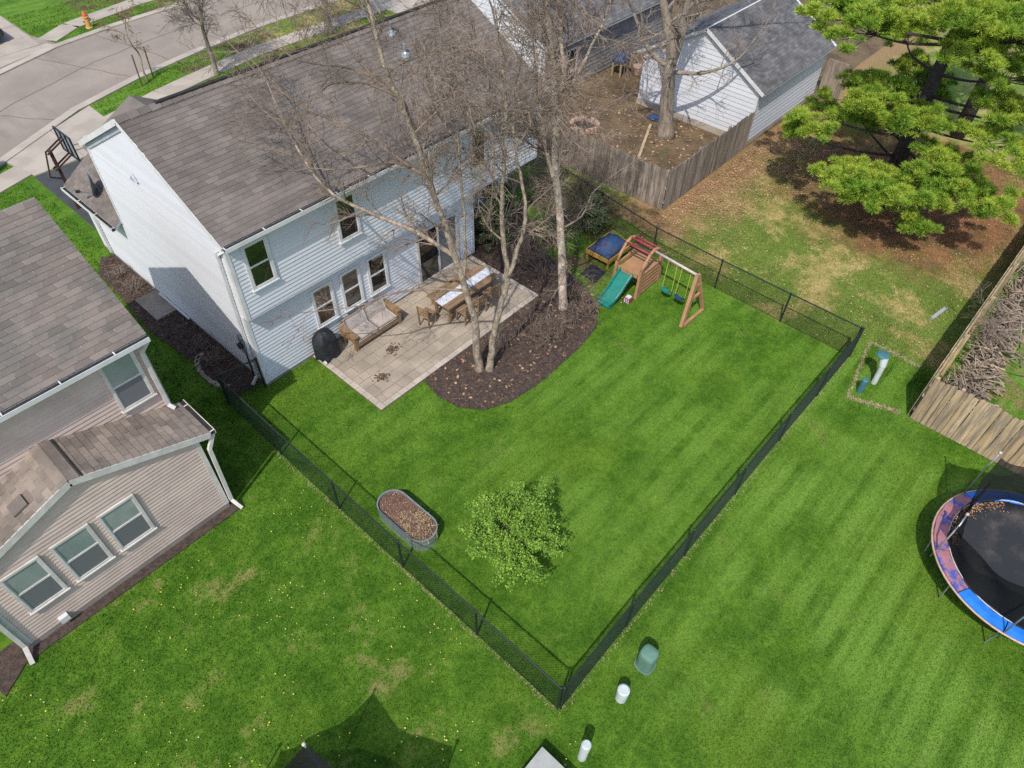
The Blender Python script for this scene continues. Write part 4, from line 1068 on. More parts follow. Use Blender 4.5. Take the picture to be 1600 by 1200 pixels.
# covered sandbox
Sb = thing('sandbox', 'low sandbox under a sagging blue cover with yellow side boards', 'sandbox', (18.35, 11.4, 0))
vs = []; N = 10
for i in range(N + 1):
    for j in range(N + 1):
        a, b = i / N, j / N; pk = (1 - abs(2 * a - 1)) * (1 - abs(2 * b - 1))
        vs.append((17.68 + 1.36 * a, 10.9 + .98 * b, 0.46 + .5 * min(1, 1.0 * min(1 - abs(2 * a - 1), 1 - abs(2 * b - 1))) - .05 * math.sin(a * 9) * math.sin(b * 8)))
cv = obj('cover', MB().add(vs, [(i * (N + 1) + j, (i + 1) * (N + 1) + j, (i + 1) * (N + 1) + j + 1, i * (N + 1) + j + 1) for i in range(N) for j in range(N)]), 'fabric_blue', Sb, smooth=True)
cv.modifiers.new('thick', 'SOLIDIFY').thickness = .012
for a, b in (((17.66, 10.87), (19.06, 10.87)), ((17.66, 11.91), (19.06, 11.91)), ((17.65, 10.9), (17.65, 11.88)), ((19.07, 10.9), (19.07, 11.88))):
    obj('side_board', MB().bar((*a, .36), (*b, .36), .04, .16), 'wood_yellow', Sb)
for x_ in (17.7, 19.02):
    for y_ in (10.92, 11.86): obj('post', MB().box(x_ - .03, x_ + .03, y_ - .03, y_ + .03, 0, .28), 'wood_yellow', Sb)
obj('rubber_mat', MB().prism([(16.75, 10.75), (17.55, 10.85), (17.5, 11.5), (16.8, 11.45)], 0, .03), 'black_cover', label='dark grey rubber mat on the ground beside the sandbox', category='mat')

# ------------------------------------------------------------------ trampolines
def trampoline(cx, cy, r, z, a0, label, poles_bent=(), shear=0):
    o = thing('trampoline', label, 'trampoline', (cx, cy, 0))
    def pt(a, rr, zz): return (cx + rr * math.cos(a), cy + rr * math.sin(a), zz)
    N = 72
    # jumping mat
    mb = MB(); vs = [(cx, cy, z - .06)]
    for k in range(1, 7):
        for i in range(N): a = 2 * math.pi * i / N; vs.append(pt(a, (r - .3) * k / 6, z - .02 - .04 * (1 - (k / 6) ** 2)))
    fs = [(0, 1 + (i + 1) % N, 1 + i) for i in range(N)] + [(1 + k * N + i, 1 + k * N + (i + 1) % N, 1 + (k + 1) * N + (i + 1) % N, 1 + (k + 1) * N + i) for k in range(5) for i in range(N)]
    q = obj('jumping_mat', mb.add(vs, fs), 'tramp_mat', o, smooth=True); q.modifiers.new('t', 'SOLIDIFY').thickness = .006
    # padded ring: bright panels and faded panels
    for s_ in range(12):
        aa, ab = a0 + s_ * math.pi / 6, a0 + (s_ + 1) * math.pi / 6 - .012
        vs = []; n_ = 7; sec = [(r - .29, z + .0), (r - .27, z + .04), (r - .1, z + .05), (r + .03, z + .03), (r + .04, z - .02), (r - .1, z + .0)]
        for i in range(n_):
            a = aa + (ab - aa) * i / (n_ - 1); vs += [pt(a, rr + .012 * math.sin(i * 2.1), zz + .008 * math.sin(i * 3 + s_)) for rr, zz in sec]
        m_ = len(sec); fs = [(i * m_ + k, i * m_ + (k + 1) % m_, (i + 1) * m_ + (k + 1) % m_, (i + 1) * m_ + k) for i in range(n_ - 1) for k in range(m_)] + [tuple(range(m_)), tuple(range((n_ - 1) * m_, n_ * m_))]
        mid_ = math.degrees((aa + ab) / 2) % 360
        obj('pad', MB().add(vs, fs), 'tramp_faded' if 60 < mid_ < 165 else 'tramp_blue', o)
    obj('rim', MB().tube([pt(2 * math.pi * i / N, r + .065, z - .02) for i in range(N)], .026, 6, closed=True), 'rim_pink', o, smooth=True)
    obj('frame_ring', MB().tube([pt(2 * math.pi * i / N, r + .01, z - .07) for i in range(N)], .025, 6, closed=True), 'steel', o, smooth=True)
    vs = [pt(2 * math.pi * i / N, r - .285, z + .052) for i in range(N)]
    obj('piping', MB().tube(vs, .012, 5, closed=True), 'cream_trim', o)
    for k in range(10):
        a = a0 + R(107) + k * math.pi / 5
        obj('leg', MB().tube([pt(a, r - .02, z - .08), pt(a, r - .1, -.03)], .019, 6), 'steel', o)
    tops = []
    for k in range(6):
        a = a0 + k * math.pi / 3
        if k in poles_bent:
            pts = [pt(a, r + .02, z - .3), pt(a, r + .0, z + .6), pt(a - .1, r - .15, z + .9), pt(a - .22, r - .25, z + 1.05)]; tops.append(Vector(pt(a, r - .1, z + .95)))
        else:
            pts = [pt(a, r + .05, z - .3), pt(a, r + .05, z + .9), pt(a, r + .03, z + 1.75)]; tops.append(Vector(pt(a, r + .0, z + 1.68)))
        pl = obj('pole', MB().tube(pts, .02, 8), 'steel', o, smooth=True)
        obj('pole_cap', MB().lathe(pts[-1], [(.005, -.03), (.032, -.015), (.04, .02), (.03, .05), (.006, .06)], 10), 'tube_white', pl, smooth=True)
    # safety net sagging between the pole tops, hanging down to the mat edge
    mb = MB(); nn = 12; vs = []
    for k in range(6):
        ta, tb = tops[k], tops[(k + 1) % 6]
        for i in range(nn):
            s_ = i / nn; top = ta.lerp(tb, s_); top = top - Vector((0, 0, .34 * math.sin(math.pi * s_) ** .8))
            ax = math.atan2(top.y - cy, top.x - cx); bt = Vector(pt(ax, r - .3, z + .06))
            for j in range(6):
                f_ = j / 5; p_ = bt.lerp(top, f_); w_ = 1 - .05 * math.sin(math.pi * f_) - .03 * math.sin(ax * 9 + f_ * 5)
                vs.append((cx + (p_.x - cx) * w_, cy + (p_.y - cy) * w_, p_.z))
    n_ = 6 * nn
    fs = [(i * 6 + j, ((i + 1) % n_) * 6 + j, ((i + 1) % n_) * 6 + j + 1, i * 6 + j + 1) for i in range(n_) for j in range(5)]
    obj('safety_net', mb.add(vs, fs), 'net', o, smooth=True)
    return o
trampoline(14.58, -3.92, 2.13, .85, R(1), 'round trampoline with blue padding and drooping black net by the golden fence', poles_bent=(2,))
n = 420; aa_ = R(35) + nr.rand(n) * R(80); rr_ = 1.82 - np.abs(nr.randn(n)) * .13
V, F = scatter_quads(14.58 + rr_ * np.cos(aa_), -3.92 + rr_ * np.sin(aa_), np.full(n, .845), (.008, .022), .4, .6)
raw_mesh('leaf_litter', V, F, 'dry_leaf', kind='stuff', label='dry leaves gathered along the far edge of the trampoline mat', category='leaves')
trampoline(-1.09, 3.54, 2.1, .85, R(43.5), 'dark netted trampoline at the bottom edge of the lawn, mostly out of frame')

# ------------------------------------------------------------------ utility boxes, pipes
def pedestal(c, r, h, name, label, mt='utility_white', lean=(0, 0)):
    o = thing(name, label, 'utility box', (c[0], c[1], 0))
    top = (c[0] + lean[0], c[1] + lean[1], h)
    obj('body', MB().tube([(c[0], c[1], -.05), (c[0] + lean[0] * .6, c[1] + lean[1] * .6, h * .6)], r, 18), mt, o, smooth=False)
    obj('cap', MB().tube([(c[0] + lean[0] * .58, c[1] + lean[1] * .58, h * .58), (c[0] + lean[0] * .95, c[1] + lean[1] * .95, h * .95), top], [r * 1.08, r * 1.08, r * .8], 18), mt, o)
pedestal((5.78, 1.63), .125, .52, 'cable_pedestal', 'short fat white cable pedestal beside the green utility box')
pedestal((4.27, 1.53), .095, .78, 'cable_pedestal', 'slim white cable pedestal below the fence corner', lean=(.05, .0))
Gb = thing('utility_box', 'squat green utility box on the lawn outside the fence', 'utility box', (6.75, 1.62, 0))
bx = MB(); ang = R(45)
def rot(x_, y_, cx, cy, a): return (cx + x_ * math.cos(a) - y_ * math.sin(a), cy + x_ * math.sin(a) + y_ * math.cos(a))
def taper(cx, cy, a, w0, d0, w1, d1, z0, z1, cut=0.0):
    mb = MB(); lo = [rot(sx * w0, sy * d0, cx, cy, a) for sx, sy in ((-1, -1), (1, -1), (1, 1), (-1, 1))]; hi = [rot(sx * w1, sy * d1, cx, cy, a) for sx, sy in ((-1, -1), (1, -1), (1, 1), (-1, 1))]
    return mb.add([(*p, z0) for p in lo] + [(*p, z1 + (cut if i > 1 else 0)) for i, p in enumerate(hi)], [(3, 2, 1, 0), (4, 5, 6, 7), (0, 1, 5, 4), (1, 2, 6, 5), (2, 3, 7, 6), (3, 0, 4, 7)])
def rounded(cx, cy, prof, n=28, p_=3.2):
    mb = MB(); vs = []
    for r_, z_ in prof:
        for k in range(n):
            t_ = 2 * math.pi * k / n + R(45); c_, s_ = math.cos(t_), math.sin(t_); q = (abs(c_) ** p_ + abs(s_) ** p_) ** (-1 / p_); vs.append((cx + r_ * q * c_, cy + r_ * q * s_, z_))
    return mb.add(vs, [(i * n + k, i * n + (k + 1) % n, (i + 1) * n + (k + 1) % n, (i + 1) * n + k) for i in range(len(prof) - 1) for k in range(n)] + [tuple(range((len(prof) - 1) * n, len(prof) * n))])
obj('body', rounded(6.75, 1.66, [(.195, -.03), (.19, .48)]), 'utility_green', Gb)
obj('lid', rounded(6.75, 1.66, [(.197, .42), (.2, .44), (.195, .6), (.175, .655), (.12, .68), (.04, .69)]), 'utility_green', Gb)
obj('base', rounded(6.75, 1.66, [(.225, -.03), (.22, .025), (.15, .03)]), 'utility_green', Gb)
Cb = thing('utility_cabinet', 'pale grey flat topped cabinet cut by the bottom frame edge', 'cabinet', (3.3, 1.8, 0))
cx_, cy_ = 3.34, 1.78
bo = obj('body', MB().box(cx_ - .4, cx_ + .4, cy_ - .4, cy_ + .4, -.02, .36), 'utility_grey', Cb)
obj('lid', MB().box(cx_ - .43, cx_ + .43, cy_ - .43, cy_ + .43, .361, .41), 'utility_grey', Cb)
Wp = thing('well_head', 'white standpipe with round dark green cap in the plot by the fence', 'pipe', (18.86, 1.4, 0))
obj('pipe', MB().tube([(18.86, 1.4, -.05), (18.88, 1.42, .78)], .085, 14), 'utility_white', Wp, smooth=False)
obj('collar', MB().tube([(18.88, 1.42, .7), (18.95, 1.5, .98)], [.1, .13], 14), 'utility_white', Wp)
obj('cap', MB().lathe((19.0, 1.58, 1.0), [(.19, -.02), (.2, .02), (.17, .05), (.07, .08)], 18), 'utility_teal', Wp)
pedestal((18.2, 1.58), .1, .55, 'pipe_stub', 'short teal pipe stub beside the white standpipe', 'utility_teal')
n = 520; X = []; Y = []
for a, b, w in (((20.6, 2.2), (20.55, .6), .07), ((17.72, 1.75), (18.2, .3), .06), ((17.72, 1.75), (20.55, 2.25), .04)):
    q = nr.rand(n); X.append(a[0] + (b[0] - a[0]) * q + nr.randn(n) * w); Y.append(a[1] + (b[1] - a[1]) * q + nr.randn(n) * w)
V, F = scatter_quads(np.concatenate(X), np.concatenate(Y), np.full(3 * n, .02), (.007, .022), .12, .4)
raw_mesh('dead_grass', V, F, 'straw', kind='stuff', label='bleached grass edging round the plot of the standpipe', category='grass')
obj('plank', MB().bar((23.1, 1.15, .06), (23.95, 1.0, .06), .12, .1), 'utility_grey', label='pale plank lying on the dry field near the golden fence', category='plank')

# ------------------------------------------------------------------ bare earth yard things
tp = thing('blue_tarp', 'crumpled blue tarp at the foot of the big bare tree', 'tarp', (28.2, 16.0, 0))
vs = []; N = 9
for i in range(N + 1):
    for j in range(N + 1):
        a, b = i / N, j / N; vs.append((28.2 + .55 * a, 15.9 + .6 * b, .03 + .2 * math.sin(math.pi * a) * math.sin(math.pi * b) * (.6 + .4 * math.sin(7 * a + 5 * b)) + .04 * rng.random()))
q = obj('sheet', MB().add(vs, [(i * (N + 1) + j, (i + 1) * (N + 1) + j, (i + 1) * (N + 1) + j + 1, i * (N + 1) + j + 1) for i in range(N) for j in range(N)]), 'fabric_blue', tp); q.modifiers.new('t', 'SOLIDIFY').thickness = .01
fp = thing('fire_pit', 'round fire pit of reddish stones in the bare yard', 'fire pit', (25.5, 18.1, 0))
for i in range(14):
    a = 2 * math.pi * i / 14
    q = obj('stone', MB().add([(-.1, -.12, 0), (.1, -.14, 0), (.1, .14, 0), (-.1, .12, 0), (-.08, -.1, .2), (.09, -.11, .2), (.09, .11, .2), (-.08, .1, .2)], [(3, 2, 1, 0), (4, 5, 6, 7), (0, 1, 5, 4), (1, 2, 6, 5), (2, 3, 7, 6), (3, 0, 4, 7)]), 'rim_pink')
    q.parent = fp; q.location = (.6 * math.cos(a), .6 * math.sin(a), 0); q.rotation_euler = (0, 0, a)
obj('ash', MB().lathe((25.5, 18.1, 0), [(.5, 0), (.5, .03), (.2, .06)], 14), 'dark_gap', fp)
gq = thing('garden_grill', 'wooden garden stand with a blue cover near the far house', 'stand', (31.2, 20.3, 0))
for x_ in (30.9, 31.5):
    for y_ in (20.0, 20.5): obj('leg', MB().box(x_ - .04, x_ + .04, y_ - .04, y_ + .04, 0, .75), 'wood_gold', gq)
obj('cover', MB().lathe((31.2, 20.25, .75), [(.48, 0), (.5, .1), (.38, .3), (.1, .42)], 10), 'fabric_blue', gq)
for i, (x_, y_) in enumerate(((31.9, 19.6), (32.3, 19.2))):
    obj('flower_pot', MB().lathe((x_, y_, 0), [(.18, 0), (.27, .36), (.29, .36), (.29, .42), (.24, .42), (.22, .36)], 14), 'rim_pink', label=('terracotta pot nearest the stand with the blue cover', 'terracotta pot beside the white garage wall')[i], category='pot', group='terracotta pots')
obj('timber_edge', MB().bar((24.9, 14.6, .06), (27.7, 15.9, .06), .12, .12), 'wood_gold', label='timber edging running from the big tree across the bare yard', category='timber')

# ------------------------------------------------------------------ street side things
Bh = thing('basketball_hoop', 'rusty basketball post with clear backboard on the driveway', 'basketball hoop', (6.45, 28.4, 0))
obj('post', MB().bar((6.45, 28.4, -.1), (6.45, 28.4, 2.5), .11, .11), 'rust_brown', Bh)
for z0_, z1_ in ((2.4, 2.75), (1.75, 2.1)):
    for y_ in (28.3, 28.5): obj('arm', MB().bar((6.3, y_, z0_), (7.05, y_, z1_), .03, .06), 'rust_brown', Bh)
obj('lever', MB().bar((6.3, 28.4, 2.45), (6.05, 28.4, 1.55), .04, .05), 'rust_brown', Bh)
obj('spring', MB().bar((6.05, 28.4, 1.55), (6.4, 28.4, 1.35), .05, .05), 'black_metal', Bh)
fr = MB(); by0, by1, bz0, bz1, bxx = 27.75, 29.05, 2.05, 2.95, 7.08
for a, b in (((by0, bz0), (by1, bz0)), ((by0, bz1), (by1, bz1)), ((by0, bz0), (by0, bz1)), ((by1, bz0), (by1, bz1)), ((28.2, bz0), (28.2, bz1)), ((28.6, bz0), (28.6, bz1))): fr.bar((bxx, *a), (bxx, *b), .04, .05, up=(1, 0, 0))
bb = obj('backboard', MB().box(bxx + .025, bxx + .04, by0, by1, bz0, bz1), 'acrylic', Bh); obj('frame', fr, 'black_metal', bb)
obj('hoop', MB().tube([(7.38 + .23 * math.cos(2 * math.pi * i / 20), 28.4 + .23 * math.sin(2 * math.pi * i / 20), 2.25) for i in range(20)], .012, 6, closed=True), 'plastic_red', Bh)
Ds = thing('satellite_dish', 'grey satellite dish on the edge of the garage roof', 'dish', (6.2, 23.6, 2.85))
vs = []; c = Vector((6.15, 23.75, 3.2)); n_ = Vector((-.95, .28, .15)).normalized(); a_ = n_.cross(Vector((0, 0, 1))).normalized(); b_ = n_.cross(a_)
vs.append(c)
for k in range(1, 5):
    for i in range(20): th_ = 2 * math.pi * i / 20; rr = .4 * k / 4; vs.append(c + a_ * rr * math.cos(th_) * .85 + b_ * rr * math.sin(th_) + n_ * (.12 * (k / 4) ** 2))
q = obj('reflector', MB().add(vs, [(0, 1 + i, 1 + (i + 1) % 20) for i in range(20)] + [(1 + k * 20 + i, 1 + k * 20 + (i + 1) % 20, 21 + k * 20 + (i + 1) % 20, 21 + k * 20 + i) for k in range(3) for i in range(20)]), 'dish_grey', Ds, smooth=True); q.modifiers.new('t', 'SOLIDIFY').thickness = .012
obj('arm', MB().tube([c - b_ * -.36, c + n_ * .5 + b_ * .2], .018, 6), 'dish_grey', Ds)
obj('receiver', MB().bar(c + n_ * .45 + b_ * .2, c + n_ * .58 + b_ * .19, .09, .07), 'black_metal', Ds)
obj('mast', MB().tube([(6.2, 23.6, 2.84), (6.2, 23.68, 3.05), c], .022, 6), 'dish_grey', Ds)
Hy = thing('fire_hydrant', 'orange fire hydrant on the grass verge across the street', 'hydrant', (15.1, 45.25, 0))
obj('body', MB().lathe((15.1, 45.25, 0), [(.2, 0), (.2, .06), (.14, .08), (.14, .55), (.18, .57), (.18, .62), (.13, .64)], 14), 'hydrant', Hy)
obj('bonnet', MB().lathe((15.1, 45.25, .62), [(.15, 0), (.14, .1), (.08, .2), (.04, .26)], 14), 'hydrant_red', Hy)
obj('outlet', MB().tube([(14.86, 45.25, .42), (15.34, 45.25, .42)], .075, 10), 'hydrant', Hy)
Cr = thing('parked_car', 'dark car parked on the driveway across the street, cut by the frame', 'car', (9.0, 47.2, 0))
def cx3(x_, y_, z_): return (9.0 + x_, 47.2 + y_, z_)
sec = [(-2.2, .35, .75, .8), (-2.1, .3, .95, .88), (-1.0, .28, 1.0, .9), (.9, .28, .98, .9), (2.0, .3, .85, .85), (2.2, .38, .65, .75)]
vs = []
for x_, z0_, z1_, w_ in sec: vs += [cx3(x_, -w_, z0_), cx3(x_, w_, z0_), cx3(x_, w_ * .96, z1_), cx3(x_, -w_ * .96, z1_)]
q = obj('body', MB().add(vs, [(i * 4 + k, i * 4 + (k + 1) % 4, i * 4 + 4 + (k + 1) % 4, i * 4 + 4 + k) for i in range(5) for k in range(4)] + [(0, 1, 2, 3), (20, 21, 22, 23)]), 'car_paint', Cr); q.modifiers.new('b', 'BEVEL').width = .08; q.modifiers['b'].segments = 3
vs = [cx3(-1.7, -.78, .97), cx3(-1.7, .78, .97), cx3(1.1, .78, .97), cx3(1.1, -.78, .97), cx3(-1.2, -.62, 1.42), cx3(-1.2, .62, 1.42), cx3(.3, .62, 1.42), cx3(.3, -.62, 1.42)]
q = obj('cabin', MB().add(vs, [(0, 1, 5, 4), (1, 2, 6, 5), (2, 3, 7, 6), (3, 0, 4, 7), (4, 5, 6, 7)]), 'glass', Cr)
obj('roof', MB().add([cx3(-1.15, -.6, 1.425), cx3(-1.15, .6, 1.425), cx3(.25, .6, 1.425), cx3(.25, -.6, 1.425), cx3(-1.1, -.55, 1.46), cx3(-1.1, .55, 1.46), cx3(.2, .55, 1.46), cx3(.2, -.55, 1.46)], [(3, 2, 1, 0), (4, 5, 6, 7), (0, 1, 5, 4), (1, 2, 6, 5), (2, 3, 7, 6), (3, 0, 4, 7)]), 'car_paint', Cr)
for x_ in (-1.35, 1.35):
    for y_ in (-.92, .72): obj('wheel', MB().tube([cx3(x_, y_, .33), cx3(x_, y_ + .2, .33)], .33, 18), 'rubber', Cr)

# ------------------------------------------------------------------ bare trees
def smooth_path(pts, sub=3):
    P = [Vector(p) for p in pts]; out = []
    for i in range(len(P) - 1):
        a = P[max(i - 1, 0)]; b = P[i]; c = P[i + 1]; d_ = P[min(i + 2, len(P) - 1)]
        for k in range(sub):
            t_ = k / sub
            out.append(.5 * ((2 * b) + (c - a) * t_ + (2 * a - 5 * b + 4 * c - d_) * t_ ** 2 + (3 * b - a - 3 * c + d_) * t_ ** 3))
    return out + [P[-1]]
def rvec(g):
    return Vector((g.gauss(0, 1), g.gauss(0, 1), g.gauss(0, 1)))
def sprout(mb, p, d_, L, r, lev, g, S):
    """a branch that wanders and carries finer branches"""
    n = max(3, 6 - lev); step = L / n; pts = [p]; dirs = []
    d_ = d_.normalized()
    for i in range(n):
        d_ = (d_ + rvec(g) * S['wob'] + Vector((0, 0, S['up'][min(lev, len(S['up']) - 1)]))).normalized()
        p = p + d_ * step; pts.append(p); dirs.append(d_)
    rad = [max(S['rmin'], r * (1 - .75 * i / n)) for i in range(n + 1)]
    mb.tube(pts, rad, 5 if lev == 1 else (4 if lev == 2 else 3), cap=False)
    if lev >= S['levels']: return
    cnt = S['kids'][lev]; cnt = max(1, round(cnt * (.6 + .8 * g.random()) * (L / S['ref'][lev]) ** .7))
    for _ in range(cnt):
        t_ = g.uniform(.18, 1.0); k = min(n - 1, int(t_ * n)); q = pts[k].lerp(pts[k + 1], t_ * n - k)
        pr = dirs[k].cross(rvec(g))
        if pr.length < .01: continue
        pr.normalize(); an = g.uniform(.45, 1.05)
        sprout(mb, q, dirs[k] * math.cos(an) + pr * math.sin(an), L * g.uniform(.35, .75) * (1.15 - .5 * t_), max(S['rmin'], rad[k] * .55), lev + 1, g, S)
def limb_tree(name, label, base, stems, limbs, bark, twig, seed, S, group=None):
    """stems: [(pts, r0, r1, first, every)]; limbs the same for measured boughs"""
    o = thing(name, label, 'tree', base, group); g = random.Random(seed); cr = MB(); n_st = 0
    for pts, r0, r1, start, gap, blen in stems:
        P = smooth_path(pts, 4); n = len(P); rad = [r0 + (r1 - r0) * (i / (n - 1)) ** .8 for i in range(n)]
        for i in range(1, n - 1): P[i] = P[i] + Vector((g.gauss(0, .012), g.gauss(0, .012), 0))
        if pts[0][2] < .2: rad[0] *= 1.35; rad[1] *= 1.12
        obj('trunk', MB().tube(P, rad, 10), bark, o, smooth=True); n_st += 1
        acc = 0.0
        for i in range(1, n):
            acc += (P[i] - P[i - 1]).length
            if P[i].z < start: acc = 0; continue
            while acc > gap:
                acc -= gap * g.uniform(.7, 1.3); d_ = (P[i] - P[i - 1]).normalized(); pr = d_.cross(rvec(g)).normalized(); an = g.uniform(.6, 1.15)
                sprout(cr, P[i], d_ * math.cos(an) + pr * math.sin(an), blen * g.uniform(.55, 1.25), max(.012, rad[i] * .42), 1, g, S)
        sprout(cr, P[-1], (P[-1] - P[-2]), blen * .9, rad[-1], 1, g, S)
    for pts, r0, r1, gap, blen in limbs:
        P = smooth_path(pts, 4); n = len(P); rad = [r0 + (r1 - r0) * i / (n - 1) for i in range(n)]
        obj('limb', MB().tube(P, rad, 7), bark if r0 > .05 else twig, o, smooth=True); acc = 0.0
        for i in range(1, n):
            acc += (P[i] - P[i - 1]).length
            while acc > gap:
                acc -= gap * g.uniform(.7, 1.3); d_ = (P[i] - P[i - 1]).normalized(); pr = d_.cross(rvec(g)).normalized(); an = g.uniform(.5, 1.1)
                sprout(cr, P[i], d_ * math.cos(an) + pr * math.sin(an), blen * g.uniform(.5, 1.3), max(.009, rad[i] * .5), 2, g, S)
        sprout(cr, P[-1], (P[-1] - P[-2]), blen, rad[-1], 2, g, S)
    obj('crown', cr, twig, o)
    return o
SB = dict(wob=.13, up=[.0, .06, .0, -.05, -.11], levels=4, kids=[0, 8, 6, 3.8], ref=[1, 1.5, .8, .45], rmin=.0046)
limb_tree('bare_tree', 'leafless twin trunk tree at the patio edge with branches over the roof', (10.97, 10.67, 0),
    [([(10.86, 10.79, -.1), (10.80, 10.85, 1.0), (10.78, 10.87, 1.99), (10.61, 11.02, 3.22), (10.43, 11.18, 4.45), (10.2, 11.37, 5.68), (9.98, 11.53, 6.89), (9.77, 11.68, 7.98), (9.54, 11.83, 8.91), (9.37, 11.93, 9.62), (9.22, 12.02, 10.82)], .135, .035, 5.0, .44, 2.2),
     ([(11.06, 10.59, -.1), (11.12, 10.53, .8), (11.17, 10.47, 1.6), (11.33, 10.29, 2.85), (11.41, 10.18, 3.78), (11.35, 10.26, 4.64), (11.3, 10.31, 5.82), (11.34, 10.28, 7.25), (11.36, 10.24, 8.52), (11.29, 10.32, 9.51), (11.2, 10.43, 10.3)], .12, .025, 4.4, .5, 1.8),
     ([(11.40, 10.19, 3.7), (11.6, 9.94, 4.77), (11.68, 9.83, 5.86), (11.57, 9.98, 6.93), (11.46, 10.12, 8.07), (11.48, 10.09, 9.11)], .07, .02, 4.4, .6, 1.6),
     ([(10.56, 11.06, 3.45), (10.63, 11.0, 4.64), (10.62, 11.02, 6.02), (10.59, 11.04, 7.25), (10.59, 11.04, 8.37), (10.47, 11.15, 9.38)], .05, .015, 5.5, .6, 1.5)],
    [([(10.45, 11.2, 4.4), (10.05, 12.26, 4.9), (9.59, 12.96, 5.2), (8.97, 13.67, 5.7), (8.8, 13.92, 5.9), (8.67, 14.53, 6.4), (8.91, 15.73, 7.2), (9.2, 16.6, 7.9)], .07, .018, .32, 1.3),
     ([(10.65, 11.05, 3.2), (9.7, 11.8, 3.4), (8.86, 12.46, 3.3), (8.24, 12.84, 3.1), (6.98, 14.05, 2.9)], .045, .012, .5, .75),
     ([(10.04, 11.6, 6.8), (9.82, 11.98, 7.0), (9.46, 12.19, 7.2), (8.67, 12.43, 7.3), (8.13, 12.88, 7.3)], .05, .013, .4, .9),
     ([(9.56, 11.8, 8.9), (9.07, 12.28, 9.2), (8.45, 12.56, 9.3), (7.88, 12.35, 9.3)], .035, .01, .35, .8),
     ([(9.8, 11.66, 7.9), (10.01, 12.29, 8.6), (9.38, 12.87, 9.2), (8.02, 12.92, 9.8), (7.7, 13.4, 10.2)], .035, .01, .35, .85),
     ([(9.75, 11.9, 7.1), (9.32, 13.13, 7.7), (8.62, 14.01, 8.2), (8.19, 14.92, 8.8), (8.1, 15.62, 9.2)], .045, .01, .35, .9),
     ([(11.32, 10.32, 6.2), (11.26, 10.8, 6.9), (10.87, 11.06, 7.3), (10.68, 11.88, 8.2), (10.84, 12.21, 8.8)], .035, .01, .35, .8)],
    'bark_tan', 'twig', 11, SB)
limb_tree('birch_tree', 'pale flaky barked birch with several stems rising beside the mulch bed', (14.92, 10.73, 0),
    [([(14.92, 10.73, -.1), (14.85, 10.81, 1.17), (14.78, 10.91, 2.45), (14.68, 11.04, 3.86), (14.56, 11.19, 5.15), (14.49, 11.27, 6.33), (14.47, 11.3, 7.42), (14.36, 11.42, 8.42), (14.26, 11.53, 9.34), (14.19, 11.61, 10.4)], .155, .05, 4.6, .44, 1.8),
     ([(14.53, 11.22, 6.2), (14.56, 11.2, 7.2), (14.56, 11.19, 8.27), (14.46, 11.31, 9.35), (14.39, 11.39, 10.4)], .085, .04, 6.6, .36, 1.6),
     ([(14.63, 11.1, 4.4), (14.38, 11.4, 5.75), (14.22, 11.57, 6.88), (14.11, 11.7, 8.09), (13.98, 11.83, 9.19)], .075, .02, 5, .4, 1.6),
     ([(14.51, 11.25, 6.8), (14.69, 11.02, 7.61), (14.9, 10.75, 8.46), (15.12, 10.43, 9.41), (15.18, 10.34, 9.99)], .055, .025, 7.2, .36, 1.4)],
    [([(14.72, 11.0, 3.2), (15.4, 10.7, 3.5), (16.2, 10.9, 3.9), (17.0, 10.6, 4.4)], .035, .01, .45, .8),
     ([(14.6, 11.15, 4.8), (15.3, 11.6, 5.1), (16.3, 12.0, 5.3), (17.4, 12.0, 5.4)], .035, .01, .45, .9),
     ([(14.78, 10.92, 2.3), (14.3, 10.3, 2.5), (13.6, 9.9, 2.5), (13.0, 9.8, 2.2)], .025, .008, .4, .7),
     ([(14.45, 11.3, 5.6), (14.0, 12.4, 6.2), (13.6, 13.6, 6.8), (13.3, 14.6, 7.3)], .035, .01, .4, .9)],
    'birch', 'twig', 23, SB)
SM = dict(SB, wob=.16, kids=[0, 8, 5, 3], ref=[1, 2.2, 1.0, .5], up=[0, .05, .03, .0, 0], rmin=.006)
limb_tree('maple_tree', 'big bare tree with grey brown trunk in front of the white garage', (27.45, 14.88, 0),
    [([(27.45, 14.88, -.1), (27.35, 15.07, 1.55), (27.28, 15.19, 2.95), (27.26, 15.23, 3.75), (27.06, 15.56, 4.75), (26.89, 15.84, 5.7), (26.72, 16.09, 6.61), (26.6, 16.2, 8.0)], .36, .1, 3.5, .7, 2.4),
     ([(27.28, 15.18, 3.2), (27.38, 15.01, 4.55), (27.39, 15.0, 5.78), (27.42, 14.94, 6.71), (27.5, 14.8, 8.2)], .24, .09, 4, .7, 2.4)],
    [([(27.27, 15.21, 3.1), (26.86, 15.89, 3.55), (26.58, 16.3, 4.17), (26.27, 16.74, 5.14)], .15, .05, .5, 1.4),
     ([(27.4, 14.98, 2.9), (27.94, 13.9, 3.03), (28.39, 12.81, 3.73), (28.56, 12.31, 4.71)], .1, .02, .45, 1.2),
     ([(27.2, 15.1, 4.3), (26.2, 14.4, 4.9), (25.2, 14.2, 5.6), (24.3, 13.8, 6.0)], .09, .02, .45, 1.3),
     ([(27.4, 15.0, 4.6), (28.6, 15.4, 5.4), (30.2, 15.2, 6.2), (31.6, 14.6, 6.8)], .1, .02, .45, 1.4),
     ([(27.4, 14.9, 5.6), (28.8, 13.8, 6.2), (30.4, 13.0, 6.8), (31.8, 12.3, 7.2)], .08, .02, .45, 1.4)],
    'bark_grey', 'twig_grey', 31, SM)
SS = dict(SB, kids=[0, 8, 6, 4], levels=4, rmin=.008, ref=[1, 1.6, .8, .4])
